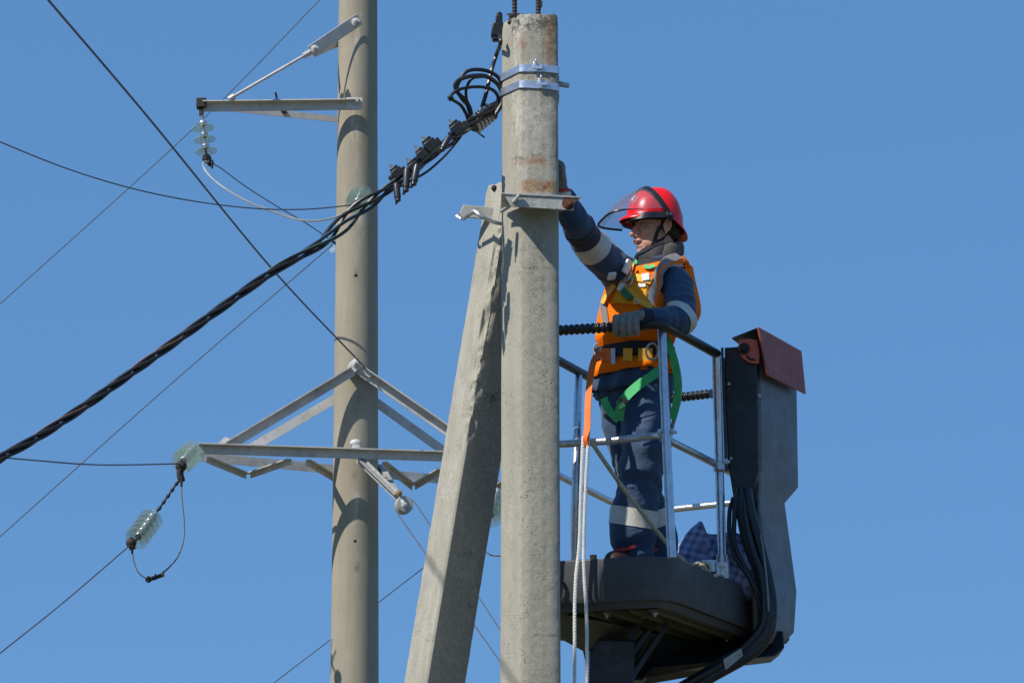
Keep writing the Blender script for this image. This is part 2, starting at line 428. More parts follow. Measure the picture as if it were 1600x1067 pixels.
# ------------------------------------------------------------------ concrete poles with worn edges
def poly_perimeter(poly, step):
    out = []
    n = len(poly)
    for i in range(n):
        a = Vector((*poly[i], 0)); b_ = Vector((*poly[(i + 1) % n], 0)); k = max(1, round((b_ - a).length / step))
        for j in range(k):
            t = j / k; p = a.lerp(b_, t); e = min(t, 1 - t) * (b_ - a).length
            out.append((p, e, i if t < .5 else (i + 1) % n))   # point, distance to nearest corner, which corner
    return out
def worn_pole(name, parent, mat, base, top, poly, scale_at, chip, z_fine, step=.008, dz=.011, stain_tone=None, topcut=None, ydir=None, chip_z=None):
    """prism from base to top; poly in local x,y; chip: {corner index: (amount, frequency)}"""
    base = Vector(base); top = Vector(top); ax = (top - base); Lh = ax.length; axn = ax.normalized()
    ydir = ydir or Vector((0, 1, 0)); sx_ = ydir.cross(axn).normalized() ; sx_ = sx_ if sx_.x > 0 else -sx_
    sy = (ydir - axn * ydir.dot(axn)).normalized()
    per = poly_perimeter(poly, step); hs = []
    h = 0
    while h < Lh - 1e-6:
        hs.append(h); h += dz if h > z_fine else .4
        if h > z_fine - .4 and hs[-1] < z_fine - 1e-6 and h < z_fine: h = z_fine
    hs.append(Lh)
    rings = []; st = []
    for h in hs:
        sc = scale_at(h / Lh); r_ = []
        for (p, e, ci) in per:
            q = base + axn * h + sx_ * p.x * sc + sy * p.y * sc
            nrm = Vector((p.x, p.y, 0)).normalized(); nw = sx_ * nrm.x + sy * nrm.y
            dsp = .0004 * noise.noise(q * 40) + .0015 * noise.noise(q * 2.0)
            amt, fr = chip.get(ci, (.0015, 30)); amt *= chip_z(q.z) if ci in chip.get('zc', ()) else 1
            if e < .03:
                kk = math.exp(-(e / .011) ** 2)
                c1 = max(0, noise.noise(Vector((q.x * 3, q.y * 3, q.z * fr)) + Vector((ci * 9, 0, 0))) + .15)
                c2 = abs(noise.noise(Vector((q.x * 40, q.y * 40, q.z * fr * 2.7 + ci))))
                kw = math.exp(-(e / (.011 + .9 * amt)) ** 2)
                dsp -= amt * kw * (c1 * 1.3 + .35 * c2) + .0025 * kk
                dsp += amt * .22 * kw * noise.noise(q * 90) - amt * .5 * kw * max(0, noise.noise(Vector((q.x * 9, q.y * 9, q.z * 24))))
            if topcut and h > Lh - topcut:
                dsp -= .006 * (h - Lh + topcut) / topcut * (1 + noise.noise(q * 25))
            zz = axn * (.012 * noise.noise(q * 18) + .008 * noise.noise(q * 60)) if h == Lh else Vector((0, 0, 0))
            r_.append(q + nw * dsp + zz)
            st.append(stain_tone(q, h, p, e) if stain_tone else (0, 0, 0))
        rings.append(r_)
    mb = MB(); mb.rings(rings, True, False)
    n = len(per); k = (len(rings) - 1) * n
    ctr = sum(rings[-1], Vector()) / n; inner = [ctr + (p - ctr) * .5 + axn * (.01 * noise.noise(p * 40)) for p in rings[-1]]
    a0 = len(mb.v); mb.v += [tuple(p) for p in inner] + [tuple(ctr)]
    for j in range(n):
        mb.f.append((k + j, k + (j + 1) % n, a0 + (j + 1) % n, a0 + j)); mb.f.append((a0 + j, a0 + (j + 1) % n, a0 + n))
    st += [(0, 0, 0)] * (n + 1)
    me = mb.mesh(name)
    if len(me.vertices) == len(st):
        for i, nm in enumerate(('rust', 'lime_lit', 'dark')):
            at = me.attributes.new(nm, 'FLOAT', 'POINT'); at.data.foreach_set('value', [s_[i] for s_ in st])
    return link_mesh(name, me, mat, parent, angle=26)
def bumpf(x, c, w_): return math.exp(-((x - c) / w_) ** 2)

YM = 18.05                                     # main pole axis
top_c = P(828, 34, YM); 
pole = thing('concrete_pole', 'upright angular concrete pole with two bright steel bands and a rusty clamp, nearest the camera', 'utility pole', (top_c.x, YM, 0))
poly_main = [(-.046, -.118), (-.030, -.124), (.068, -.124), (.120, -.108), (.127, -.098), (.126, .145), (.10, .178), (-.10, .178), (-.128, .145), (-.128, .035)]
poly_main = poly_main[::-1]
zt = top_c.z
def z_of(py, Y=YM): return P(828, py, Y).z
zr1, zr2 = z_of(291, YM - .12), z_of(70, YM - .12)
def stain_main(q, h, p, e):
    x = p.x; front = p.y < -.05
    rust = 0; lime_lit = 0; dark = 0
    if front:
        if -.07 < x < .12: rust = max(0, min(1, (1 - abs(q.z - zr1) / .035) * 3)) * min(1, max(0, (x + .055) * 40))
        rust = max(rust, 1.6 * bumpf(x, -.035, .020) * bumpf(q.z, z_of(64, 17.93), .035), 1.3 * bumpf(x, .095, .028) * bumpf(q.z, z_of(60, 17.93), .16), 1.2 * bumpf(x, .0, .08) * bumpf(q.z, z_of(252, 17.93), .02))
        lime_lit = max(.9 * bumpf(x, -.06, .022) * min(1, max(0, (q.z - z_of(305, 17.93)) * 9)) * bumpf(q.z, z_of(200, 17.93), .42), .9 * bumpf(q.z, z_of(40, 17.93), .1), .7 * bumpf(q.z, z_of(150, 17.93), .35), .4 * bumpf(q.z, z_of(265, 17.93), .08))
        dark = max(.25 * min(1, max(0, (q.z - z_of(300, 17.93)) * 4)), .3 * bumpf(x, .03, .05), 1.1 * bumpf(q.z, z_of(34, 17.93), .05), .9 * bumpf(q.z, z_of(245, 17.93) + .01 * math.sin(x * 60), .009), .6 * bumpf(x, .062, .006) * (q.z > z_of(130, 17.93)), .7 * bumpf(q.z, z_of(420, 17.93) + .06 * x, .004), .7 * bumpf(q.z, z_of(993, 17.93) + .03 * x, .004))
    return (rust, lime_lit, dark)
worn_pole('shaft', pole, M['concrete'], (top_c.x, YM, 0), (top_c.x, YM, zt), poly_main,
          lambda t: 1.0 + .11 * (1 - t), {**{i: (.0022, 30) for i in range(len(poly_main))}, 4: (.006, 16), 5: (.006, 16)}, zt - 3.7, .0075, .010, stain_main, .03)

def ring_poly(z, off, tilt=0, pts=poly_main, h=.03):
    """steel band following the section of the main pole; tilt lowers the far side"""
    mid = sum((Vector((*p, 0)) for p in pts), Vector()) / len(pts); rg = []
    # rounded path
    path = []
    for i in range(len(pts)):
        a = Vector((*pts[i], 0)); b_ = Vector((*pts[(i + 1) % len(pts)], 0)); L_ = (b_ - a).length; k = max(2, int(L_ / .012))
        for j in range(k): path.append(a.lerp(b_, j / k))
    sc = 1.012
    out = []
    for hh, o2 in ((0, off), (h, off), (h, off + .003), (0, off + .003)):
        r_ = []
        for p in path:
            d = (p - mid).normalized(); q = p * sc + d * o2
            r_.append(Vector((top_c.x + q.x, YM + q.y, z + hh + tilt * q.x - tilt * .3 * q.y)))
        out.append(r_)
    out.append(out[0]); m_ = MB(); m_.rings(out, True, False); return m_
zb1 = z_of(113, 17.93); zb2 = z_of(138, 17.93)
for z, tl, bx_ in ((zb1, -.02, 836), (zb2, -.06, 844)):
    bd = ring_poly(z, .003, tl, h=.034).build('steel_band', M['band'], pole)
    c0 = P(bx_, 0, 17.92); bz = z + .017 + tl * (c0.x - top_c.x) + .0
    mb = MB(); mb.box((c0.x, 17.912, bz + .004), (.008, 0, 0), (0, .004, 0), (0, 0, .024)); mb.box((c0.x + .012, 17.911, bz + .004), (.022, 0, 0), (0, .005, 0), (0, 0, .012))
    mb.tube([(c0.x + .004, 17.905, bz + .014), (c0.x + .004, 17.897, bz + .03), (c0.x + .002, 17.905, bz + .04)], .004, 6)
    mb.build('buckle', M['band'], bd, bevel=.002)
# end tab of the second band sticking out on the right
mb = MB(); c0 = P(868, 133, 17.99); mb.box(c0 + Vector((.02, 0, .002)), (.042, 0, -.008), (0, .014, 0), (.001, 0, .007))
mb.tube([c0 + Vector((-.03, -.03, .02)), c0 + Vector((.03, -.01, .005)), c0 + Vector((.06, 0, 0))], .008, 6)
mb.build('band_tail', M['plate'], pole, bevel=.002)
# reinforcing bars out of the top
def rebar(px, y0, y1, Y, r=.011):
    m_ = MB(); a = P(px, y1, Y); b_ = P(px, y0, Y); n = int((b_ - a).length / .004); pts = [a.lerp(b_, i / n) for i in range(n + 1)]
    m_.tube(pts, [r * (1.16 if i % 4 in (0, 1) else .9) for i in range(n + 1)], 8); return m_
rb = rebar(804, -60, 34, YM - .02); c0 = P(804, 22, YM - .02)
o = rb.build('rebar', M['rebar'], pole)
mb = MB(); mb.tube([c0 + Vector((.034 * math.cos(a), .03 * math.sin(a), .012 * math.sin(a * 1.0) - .003)) for a in (i * .42 for i in range(15))], .0035, 6)
mb.tube([c0 + Vector((.03, 0, 0)), c0 + Vector((.045, 0, -.02)), c0 + Vector((.04, 0, -.045))], .005, 6)
mb.tube([c0 + Vector((-.01, 0, -.01)), c0 + Vector((-.02, -.01, -.05))], .014, 8)
mb.build('tie_wire', M['rebar'], o)
rb = rebar(841, -60, 32, YM - .02); rb.tube([P(843, 14, YM - .02), P(846, 9, YM - .03), P(846, 2, YM - .03)], .005, 6)
rb.build('rebar', M['rebar'], pole)
mb = MB(); mb.ell(P(853, 31, 17.97), .011, .011, .013); mb.tube([P(853, 38, 17.97), P(853, 31, 17.97)], .006); mb.build('bolt', M['galv'], pole)

# clamp plate round the main pole
zc = z_of(303, 17.86)
c_ = MB()
pf, pb_ = 17.77, 17.94            # the clamp stands well off the face; its shadow rakes down the pole
def slab(pts, z0, z1): return [[Vector((x, y, z0)) for x, y in pts], [Vector((x, y, z1)) for x, y in pts]]
zc = P(800, 301, pf).z
fx = lambda px, Y=17.77: P(px, 305, Y).x
mb = MB(); q = [(fx(783), pf), (fx(908), pf + .02), (fx(880), pb_ + .10), (fx(869), pb_ + .10), (fx(858), pb_ - .015), (fx(815), pb_ - .015), (fx(803), pb_ - .01), (fx(787), pb_ + .08), (fx(783), pb_ + .08)]
r_ = [[Vector((x, y, zc - .010 * (x - fx(783)) / .3)) for x, y in q], [Vector((x, y, zc - .008 - .010 * (x - fx(783)) / .3)) for x, y in q]]
mb.rings(r_); cl = mb.build('clamp_plate', M['plate'], pole, bevel=.001)
mb = MB(); xa, xb = fx(793), fx(896)
mb.rings([[Vector((xa - .015, pf + .006, zc - .009)), Vector((xb + .01, pf + .026, zc - .019)), Vector((xb + .01, pf + .036, zc - .019)), Vector((xa - .015, pf + .016, zc - .009))],
          [Vector((xa + .015, pf + .006, zc - .062)), Vector((xb, pf + .026, zc - .076)), Vector((xb, pf + .036, zc - .076)), Vector((xa + .015, pf + .016, zc - .062))]][::-1])
mb.build('clamp_web', M['plate'], cl, bevel=.001)
mb = MB(); bolt(mb, Vector((P(888, 318, pf).x, pf + .024, zc - .045)), (0, -1, -.05), .021, .010)
mb.build('bolt', M['rusty'], cl)
mb = MB(); mb.tube(catmull([P(813, 303, pf - .01), P(806, 312, pf + .0), P(801, 318, pf + .02), P(796, 322, pf + .1), P(784, 330, pf + .2)], 5), .009, 8)
mb.build('clamp_rod', M['plate'], cl)

# leaning strut pole behind it
YS = 18.38
a_top = P(806, 293, YS); a_bot_px = P(678, 1067, YS)
dirn = (a_bot_px - a_top).normalized(); dirn = Vector((dirn.x, dirn.y, dirn.z)); dirn = (a_bot_px - a_top).normalized()
k = (a_top.z) / -dirn.z; base_p = a_top + dirn * k
strut = thing('strut_pole', 'leaning concrete strut pole with chipped edge, propped against the upright pole', 'utility pole', (base_p.x, base_p.y, 0))
poly_s = [(-.136, .035), (-.036, -.098), (-.024, -.100), (.139, .03), (.12, .11), (-.10, .11)]
poly_s = poly_s[::-1]
def strut_tone(q, h, p, e):
    hole = max(bumpf(q.z, P(760, 625, YS).z, .018) * bumpf(p.x, .05, .02), 0)
    return (0, .3 if p.x < -.02 else 0, min(1, 1.2 * hole + .5 * bumpf(q.z, P(760, 868, YS).z, .01) * (p.x > 0) * (p.x < .08) + (.25 if (p.x > -.02 and p.y < .05) else 0)))  # sunlit left face tinted paler, shaded right face darker; spots are real marks
Ls = (a_top - base_p).length
worn_pole('shaft', strut, M['concrete_strut'], base_p, a_top, poly_s, lambda t: 1.0 + .02 * (1 - t), {4: (.023, 9), 'zc': (3, 4), 3: (.016, 11), 5: (.002, 14), 2: (.002, 14)}, Ls - 3.6, .0075, .011, strut_tone, .05, chip_z=lambda z: .04 + min(1, max(0, (z - P(700, 735, YS).z) * 5)))
mb = MB()
c0 = P(737, 333, YS - .12)
mb.rings([[P(716, 339, YS - .02), P(786, 346, YS - .02), P(786, 345, YS - .035), P(716, 338, YS - .035)], [P(724, 321, YS - .02), P(786, 327, YS - .02), P(786, 326, YS - .035), P(724, 320, YS - .035)]])
br = mb.build('bracket_plate', M['plate'], strut, bevel=.002)
mb = MB(); mb.tube(catmull([P(724, 342, YS - .06), P(741, 331, YS - .13), P(752, 338, YS - .15), P(771, 347, YS - .13), P(786, 350, YS - .1)], 6), .010, 8)
mb.ell(P(742, 331, YS - .125), .014, .01, .014)
mb.build('clamp_rod', M['galv'], strut)
mb = MB(); mb.tube([P(716, 335, YS - .03), P(714, 338, YS - .05), P(720, 342, YS - .06)], .007, 6); mb.build('hook', M['galv'], strut)
mb = MB(); mb.ell(P(772, 294, YS - .02), .014, .014, .014); mb.build('stud', M['rebar'], strut)

# ------------------------------------------------------------------ the tower pole far behind
YT = 40.1
tc0 = P(559.5, 0, YT); tb0 = P(554, 1067, YT)
rt, rb_ = .197, .238
slope = (rb_ - rt) / (tc0.z - tb0.z)
ztop = tc0.z + 2.6
cx = lambda z: tb0.x + (tc0.x - tb0.x) * (z - tb0.z) / (tc0.z - tb0.z)
rad = lambda z: rt + (tc0.z - z) * slope
tower = thing('tower_pole', 'tall round concrete tower pole with steel crossarms, behind the two concrete poles', 'power line tower', (cx(0), YT, 0))
mb = MB(); rg = []; nr = 240; st = []
zapx = P(555, 40, 39.9).z
for i in range(nr + 1):
    z = ztop * i / nr; r_ = []
    for kx in range(64):
        a = 2 * math.pi * kx / 64; rr = rad(z) + .0012 * noise.noise(Vector((math.cos(a) * 3, math.sin(a) * 3, z * 3)))
        r_.append(Vector((cx(z) + rr * math.cos(a), YT + rr * math.sin(a), z)))
        dx = rr * math.cos(a); fr_ = math.sin(a) < 0
        lm = 0
        for (yy, ln, xo) in ((40, .55, .0), (165, .3, .0), (190, .7, .0), (330, .6, .03), (775, .4, .01), (20, .12, 0)):
            z0 = P(555, yy, 39.9).z
            if fr_ and z0 - ln < z < z0: lm = max(lm, bumpf(dx, xo + .02 * math.sin(z * 9), .035) * (1 - (z0 - z) / ln))
        dk = 0
        for yy, xx in ((431, 556), (745, 555), (640, 556), (885, 558), (618, 560)):
            pt = P(xx, yy, 39.9)
            if fr_: dk = max(dk, bumpf(z, pt.z, .03) * bumpf(dx, pt.x - cx(z), .03))
        rs = .4 * bumpf(dx, .06, .05) * bumpf(z, P(555, 215, 39.9).z, .3) * fr_
        st.append((rs, lm, dk))
    rg.append(r_)
mb.rings(rg, True, True); me = mb.mesh('shaft')
for i, nm in enumerate(('rust', 'lime_lit', 'dark')):
    at = me.attributes.new(nm, 'FLOAT', 'POINT'); at.data.foreach_set('value', [s_[i] for s_ in st])
link_mesh('shaft', me, M['concrete_far'], tower, angle=180)
for (xx, yy) in ((556, 431), (555, 846)):
    z = P(xx, yy, 39.9).z; x = P(xx, yy, 39.9).x; dx = x - cx(z); y = YT - math.sqrt(rad(z) ** 2 - dx * dx)
    mb = MB(); mb.lathe((x, y + .004, z), (0, -1, 0), [(-.004, .019), (.003, .019), (.005, .014)], 14); mb.build('bolt_hole', M['rubber'], tower)

def S(name, mb, mat='whitesteel', par=None, bevel=0): return mb.build(name, M[mat], par or tower, bevel=bevel)
# upper arm (front angle, rear angle, tie rod, tie plates)
zu = P(562, 158, 39.82).z
tip = PZ(318, 161, zu); uf = PZ(563, 158, zu); ub = PZ(533, 181, zu)
mb = MB(); mb.angle(tip, uf, .095, .010, (0, 0, 1), 1); ua = S('crossarm_angle', mb)
mb = MB(); mb.bar(uf + Vector((-.14, -.02, -.03)), uf + Vector((.02, -.02, -.035)), .016, .12); bolt(mb, uf + Vector((-.03, -.03, -.02)), (0, -1, 0), .028, .03); S('bracket_plate', mb, 'whitesteel', ua)
mb = MB(); mb.angle(PZ(345, 163, zu), PZ(560, 185, zu), .065, .010, (0, 0, 1), -1); S('crossarm_angle', mb)
mb = MB(); mb.bar(PZ(437, 160, zu) + Vector((0, 0, -.02)), PZ(447, 177, zu) + Vector((0, 0, -.02)), .05, .02); mb.bar(PZ(435, 160, zu) + Vector((-.01, 0, .0)), PZ(432, 158, zu) + Vector((-.01, 0, .09)), .03, .02, (1, 0, 0)); S('batten', mb, 'blackpaint')
mb = MB(); mb.tube([P(358, 155, 39.6), P(488, 80, 39.75)], .016, 8); mb.tube([P(358, 156, 39.6), P(366, 151, 39.6)], .035, 8); mb.tube([P(474, 88, 39.73), P(486, 81, 39.75)], .03, 8)
S('tie_rod', mb)
mb = MB(); mb.bar(P(486, 81, 39.72), P(562, 30, 39.85), .014, .125, (0, -.2, 1)); bolt(mb, P(492, 77, 39.70), (0, -1, 0), .03, .03); bolt(mb, P(556, 35, 39.82), (0, -1, 0), .032, .03); S('tie_plate', mb, 'whitesteel', bevel=.003)
mb = MB(); mb.bar(P(488, 82, 39.8), P(548, 56, 40.35), .014, .11, (0, 0, 1)); S('tie_plate', mb)
mb = MB(); mb.box(tip + Vector((-.02, 0, -.01)), (.05, 0, 0), (0, .06, 0), (0, 0, .05)); mb.tube([tip + Vector((-.02, -.0, -.05)), tip + Vector((-.02, -.0, -.14))], .025, 8)
S('end_shackle', mb, 'rebar', bevel=.01)

# lower crossarm
zl = P(555, 703, 39.7).z
f0 = PZ(310, 694, zl); f1 = PZ(850, 712, zl)
mb = MB(); mb.angle(f0, f1, .088, .012, (0, 0, 1), 1); mb.bar(f0 + Vector((0, 0, -.05)), f1 + Vector((0, 0, -.045)), .012, .088); la = S('crossarm_beam', mb)
b0 = PZ(312, 706, zl); b1 = PZ(850, 757, zl)
mb = MB(); mb.angle(b0, b1, .088, .012, (0, 0, 1), -1); mb.bar(b0 + Vector((0, 0, -.05)), b1 + Vector((0, 0, -.045)), .012, .088); S('crossarm_beam', mb)
dz_ = Vector((0, 0, -.115))
for (x0, y0, x1, y1) in ((322, 696, 384, 722), (393, 721, 456, 699), (478, 700, 527, 730), (597, 703, 643, 740), (650, 739, 692, 714), (720, 716, 766, 745), (775, 745, 815, 715)):
    mb = MB(); mb.angle(PZ(x0, y0, zl) + dz_, PZ(x1, y1, zl) + dz_, .055, .010, (0, 0, 1), 1); S('lattice_brace', mb)
# struts up to the pole head plate
apx = P(555, 572, 39.83)
for (pa, pb) in (((352, 692, 39.6), (548, 574, 39.80)), ((700, 666, 39.9), (564, 572, 39.84)), ((388, 694, 40.2), (527, 613, 40.3)), ((716, 712, 40.5), (588, 620, 40.35))):
    a = P(*pa); c = P(*pb); mb = MB()
    if pa[2] in (39.9,): a = a + (a - c) * .4
    if pa[2] in (40.5,): a = a + (a - c) * .2
    mb.angle(a, c, .09, .012, (0, 0, 1), (1 if pa[0] < 555 else -1) * (1 if pa[2] < 40 else -1)); S('brace', mb)
mb = MB(); 
mb.rings([[P(x, y, 39.86) for x, y in ((540, 583), (546, 567), (555, 559), (565, 567), (585, 587), (577, 590), (559, 578), (548, 588))], [P(x, y, 39.80) for x, y in ((540, 583), (546, 567), (555, 559), (565, 567), (585, 587), (577, 590), (559, 578), (548, 588))]])
bolt(mb, P(556, 568, 39.80), (0, -1, 0), .03, .03); S('head_plate', mb, bevel=.004)
mb = MB(); mb.rings([[P(x, y, 39.66) for x, y in ((335, 697), (352, 682), (364, 688), (356, 699))], [P(x, y, 39.60) for x, y in ((335, 697), (352, 682), (364, 688), (356, 699))]])
S('gusset_plate', mb)
mb = MB(); bolt(mb, P(556, 701, 39.66), (0, -1, 0), .03, .03); mb.ell(P(556, 692, 39.7), .06, .03, .04, seg=16); mb.box(P(556, 703, 39.69), (.035, 0, 0), (0, .02, 0), (0, 0, .05)); S('mounting_bolt', mb, 'whitesteel', la)
mb = MB(); mb.angle(P(562, 712, 39.75), P(625, 773, 39.3), .07, .012, (0, 0, 1), 1); mb.bar(P(562, 714, 39.75), P(624, 775, 39.3), .012, .06); S('hanger_arm', mb, 'plate')
mb = MB(); mb.angle(P(590, 725, 40.2), P(622, 779, 39.4), .06, .012, (0, 0, 1), -1); S('hanger_arm', mb, 'plate')

# hanging wheel insulator on the hanger arm
wh = thing('hanging_insulator', 'small round disc insulator hanging below the lower crossarm, right of the tower pole', 'insulator', P(631, 788, 39.25))
c0 = P(631, 789, 39.25); axd = Vector((.35, -.9, .1)).normalized()
mb = MB(); mb.lathe(c0 - axd * .05, axd, [(0, .03), (.005, .085), (.03, .088), (.045, .06), (.055, .06), (.07, .088), (.095, .082), (.1, .03)], 24); mb.build('disc', M['plate'], wh)
mb = MB(); mb.bar(P(623, 768, 39.22), P(631, 789, 39.19), .035, .02, (0, -1, 0)); bolt(mb, P(631, 789, 39.18), axd, .022, .03); mb.build('link_plate', M['whitesteel'], wh)
mb = MB(); bolt(mb, P(624, 770, 39.2), (0, -1, 0), .022, .03); mb.build('bolt', M['brass'], wh)

# ------------------------------------------------------------------ glass insulator strings
disc_profile = [(0, .028), (.004, .09), (.006, .127), (.013, .128), (.019, .105), (.030, .062), (.044, .045), (.050, .036)]
disc_me = MB().lathe((0, 0, 0), (0, 0, 1), disc_profile, 32).mesh('glass_disc')
cap_me = MB().lathe((0, 0, 0), (0, 0, 1), [(.05, .038), (.06, .046), (.085, .044), (.1, .03), (.105, .014), (.14, .014), (.145, .02), (.155, .02)], 16).mesh('metal_cap')
for me_, mm in ((disc_me, 'glass'), (cap_me, 'galv')):
    me_.materials.append(M[mm]); me_.polygons.foreach_set('use_smooth', [True] * len(me_.polygons)); me_.set_sharp_from_angle(angle=R(50))
def string(label, pfrom, pto, n, sc=1.0, pitch=.13, capmat=None):
    """axis from the arm (cap side) to the wire"""
    a = Vector(pfrom); c = Vector(pto); ax = (a - c).normalized()
    t = thing('insulator_string', label, 'insulator', c, 'glass insulator strings on the tower', rot=ax.to_track_quat('Z', 'Y'))
    L_ = (a - c).length
    for i in range(n):
        d = bpy.data.objects.new('glass_disc', disc_me); COL.objects.link(d); d.parent = t
        z = (L_ - pitch * sc * n) / 2 + pitch * sc * i
        d.location = (0, 0, z); d.scale = (sc, sc, sc)
        k_ = bpy.data.objects.new('metal_cap', cap_me); COL.objects.link(k_); k_.parent = t; k_.location = (0, 0, z); k_.scale = (sc, sc, sc)
    m_ = MB().tube([(0, 0, 0), (0, 0, L_)], .012, 8); m_.build('pin', M['rebar'], t, local=True)
    return t
string('string of three glass discs hanging from the upper arm tip', P(315, 172, 39.66), P(323, 250, 39.6), 3, .90, .14)
string('glass insulator string seen end-on in front of the tower pole, above the twisted cable', P(568, 300, 39.85), P(556, 322, 39.15), 4, .95, .13)
string('glass insulator string fixed to the left tip of the lower crossarm', P(306, 700, 39.6), P(283, 724, 38.9), 5, .92, .13)
string('glass insulator string hanging free at lower left, on the slanting wire', P(247, 796, 38.7), P(207, 851, 38.2), 5, .92, .10)
string('small glass insulator at the left edge of the tower pole, behind the twisted cable', P(540, 392, 40.6), P(519, 377, 40.45), 1, .8, .10)
string('glass insulator string seen in the gap between strut and upright pole', P(778, 766, 39.8), P(764, 812, 39.4), 4, 1.0, .11)
string('glass insulator at the left edge of the upright pole, above the gap', P(792, 712, 40), P(782, 716, 39.4), 3, .8, .12)
# clamps of the strings
def clamp(label, pts, r, extra=None, mat='rebar'):
    t = thing('wire_clamp', label, 'clamp', pts[0], 'wire clamps of the tower line'); m_ = MB()
    for i in range(len(pts) - 1): m_.tube([pts[i], pts[i + 1]], r, 8)
    m_.ell(pts[0], r * 1.6, r * 1.6, r * 1.6); m_.build('clamp_body', M[mat], t)
    m_ = MB(); 
    for q in pts: m_.tube([q + Vector((0, -.03, -r * 1.5)), q + Vector((0, -.03, r * 1.5))], r * .4, 6)
    m_.build('bolt', M[mat], t); return t
clamp('dark wire clamp below the three hanging glass discs', [P(323, 248, 39.6), P(327, 254, 39.6), P(332, 258, 39.6)], .03)
clamp('dark clamp between the crossarm insulator and the chain', [P(283, 728, 38.85), P(281, 740, 38.85), P(284, 752, 38.85)], .035)
clamp('dark clamp at the lower end of the free hanging insulator', [P(205, 848, 38.2), P(207, 858, 38.2)], .032)
clamp('small splice clamp at the end of the drooping jumper wire', [P(232, 905, 38.4), P(243, 902, 38.4), P(256, 897, 38.4)], .02)
t = thing('insulator_chain', 'thin dark linked chain between the two left insulator strings', 'chain', P(283, 745, 38.8))
mb = MB(); a = P(284, 744, 38.85); c = P(247, 797, 38.7)
for i in range(11):
    p0 = a.lerp(c, i / 11); p1 = a.lerp(c, (i + .75) / 11); mb.tube([p0, p1], .010 if i % 2 else .019, 6)
mb.tube([a, c], .01, 6); mb.build('links', M['rebar'], t)

# ------------------------------------------------------------------ overhead wires
def wire(label, pts, r=.0075, mat='wire', n=10, name='overhead_wire', group='thin overhead wires', cat='wire'):
    p = catmull([P(*q) for q in pts], n)
    for end, (k0, k1) in ((0, (0, 3)), (-1, (-1, -4))):          # wires run on well past the frame
        x_, y_ = pts[end][:2]
        if x_ < 0 or y_ < 0 or y_ > 1050: e_ = p[k0] + (p[k0] - p[k1]).normalized() * 22; p = [e_] + p if end == 0 else p + [e_]
    o = MB().tube(p, r, 6).build(name, M[mat]); o['label'] = label; o['category'] = cat; o['group'] = group; return o
wire('long wire descending from the top left corner to the tower pole', [(40, -42, 24.5), (75, 0, 25.5), (235, 188, 29.5), (425, 420, 35.5), (570, 574, 39.75)], .0085)
wire('faint straight wire crossing the sky at upper left, rising to the top edge', [(-60, 530, 52), (0, 475, 52), (300, 203, 52), (500, 0, 52), (560, -62, 52)], .0065)
wire('sagging wire from the left edge to the insulator on the tower pole', [(-40, 205, 32), (0, 222, 33), (100, 262, 34.5), (200, 293, 36), (300, 314, 37), (400, 326, 38), (480, 327, 38.8), (556, 320, 39.2)], .0065)
wire('pale bare jumper drooping from the hanging glass discs', [(331, 254, 39.6), (318, 254, 39.5), (322, 268, 39.4), (345, 290, 39.3), (385, 314, 39.2), (430, 332, 39.15), (470, 344, 39.1), (505, 344, 39.1), (540, 334, 39.15), (556, 325, 39.2)], .010, 'lightwire', name='jumper_wire')
wire('dark wire from the hanging glass discs down to the small edge insulator', [(330, 255, 39.6), (345, 263, 39.7), (380, 289, 39.9), (430, 321, 40.1), (480, 350, 40.3), (519, 377, 40.45)], .006)
wire('straight wire rising from the left edge to the small edge insulator', [(-40, 871, 44), (0, 838, 43.7), (260, 606, 42), (519, 383, 40.45)], .0055)
wire('nearly level wire from the left edge to the crossarm insulator', [(-40, 711, 34), (20, 716, 34.6), (130, 725, 36.3), (200, 726, 37.6), (283, 724, 38.85)], .007)
wire('wire from the lower left corner up to the free hanging insulator', [(-40, 1052, 34), (0, 1020, 34.6), (100, 940, 36.4), (205, 850, 38.2)], .007)
wire('drooping dark jumper below the crossarm insulator', [(283, 745, 38.85), (284, 775, 38.8), (288, 830, 38.7), (280, 865, 38.6), (262, 888, 38.5), (243, 902, 38.4)], .008, name='jumper_wire')
wire('pale loose jumper tail below the free hanging insulator', [(207, 860, 38.2), (210, 880, 38.3), (218, 896, 38.35), (232, 905, 38.4)], .007, 'lightwire', name='jumper_wire')
wire('thin wire rising behind the tower pole from the bottom edge to the strut', [(390, 1100, 45), (430, 1065, 44.5), (515, 1000, 43.3), (660, 888, 41), (764, 812, 39.45)], .0055)
wire('left one of two wires falling from the hanging disc insulator', [(619, 790, 39.25), (622, 802, 39.2), (663, 862, 38.5), (735, 967, 37.3), (790, 1046, 36.4), (830, 1110, 35.6)], .0065)
wire('right one of two wires falling from the hanging disc insulator', [(636, 778, 39.25), (648, 785, 39.2), (672, 820, 38.7), (743, 925, 37.4), (790, 997, 36.4), (830, 1060, 35.6)], .0065)
wire('short drooping jumper in the gap between strut and upright pole', [(740, 842, 39.4), (757, 860, 39.3), (772, 868, 39.2), (800, 866, 39.2)], .007, name='jumper_wire')

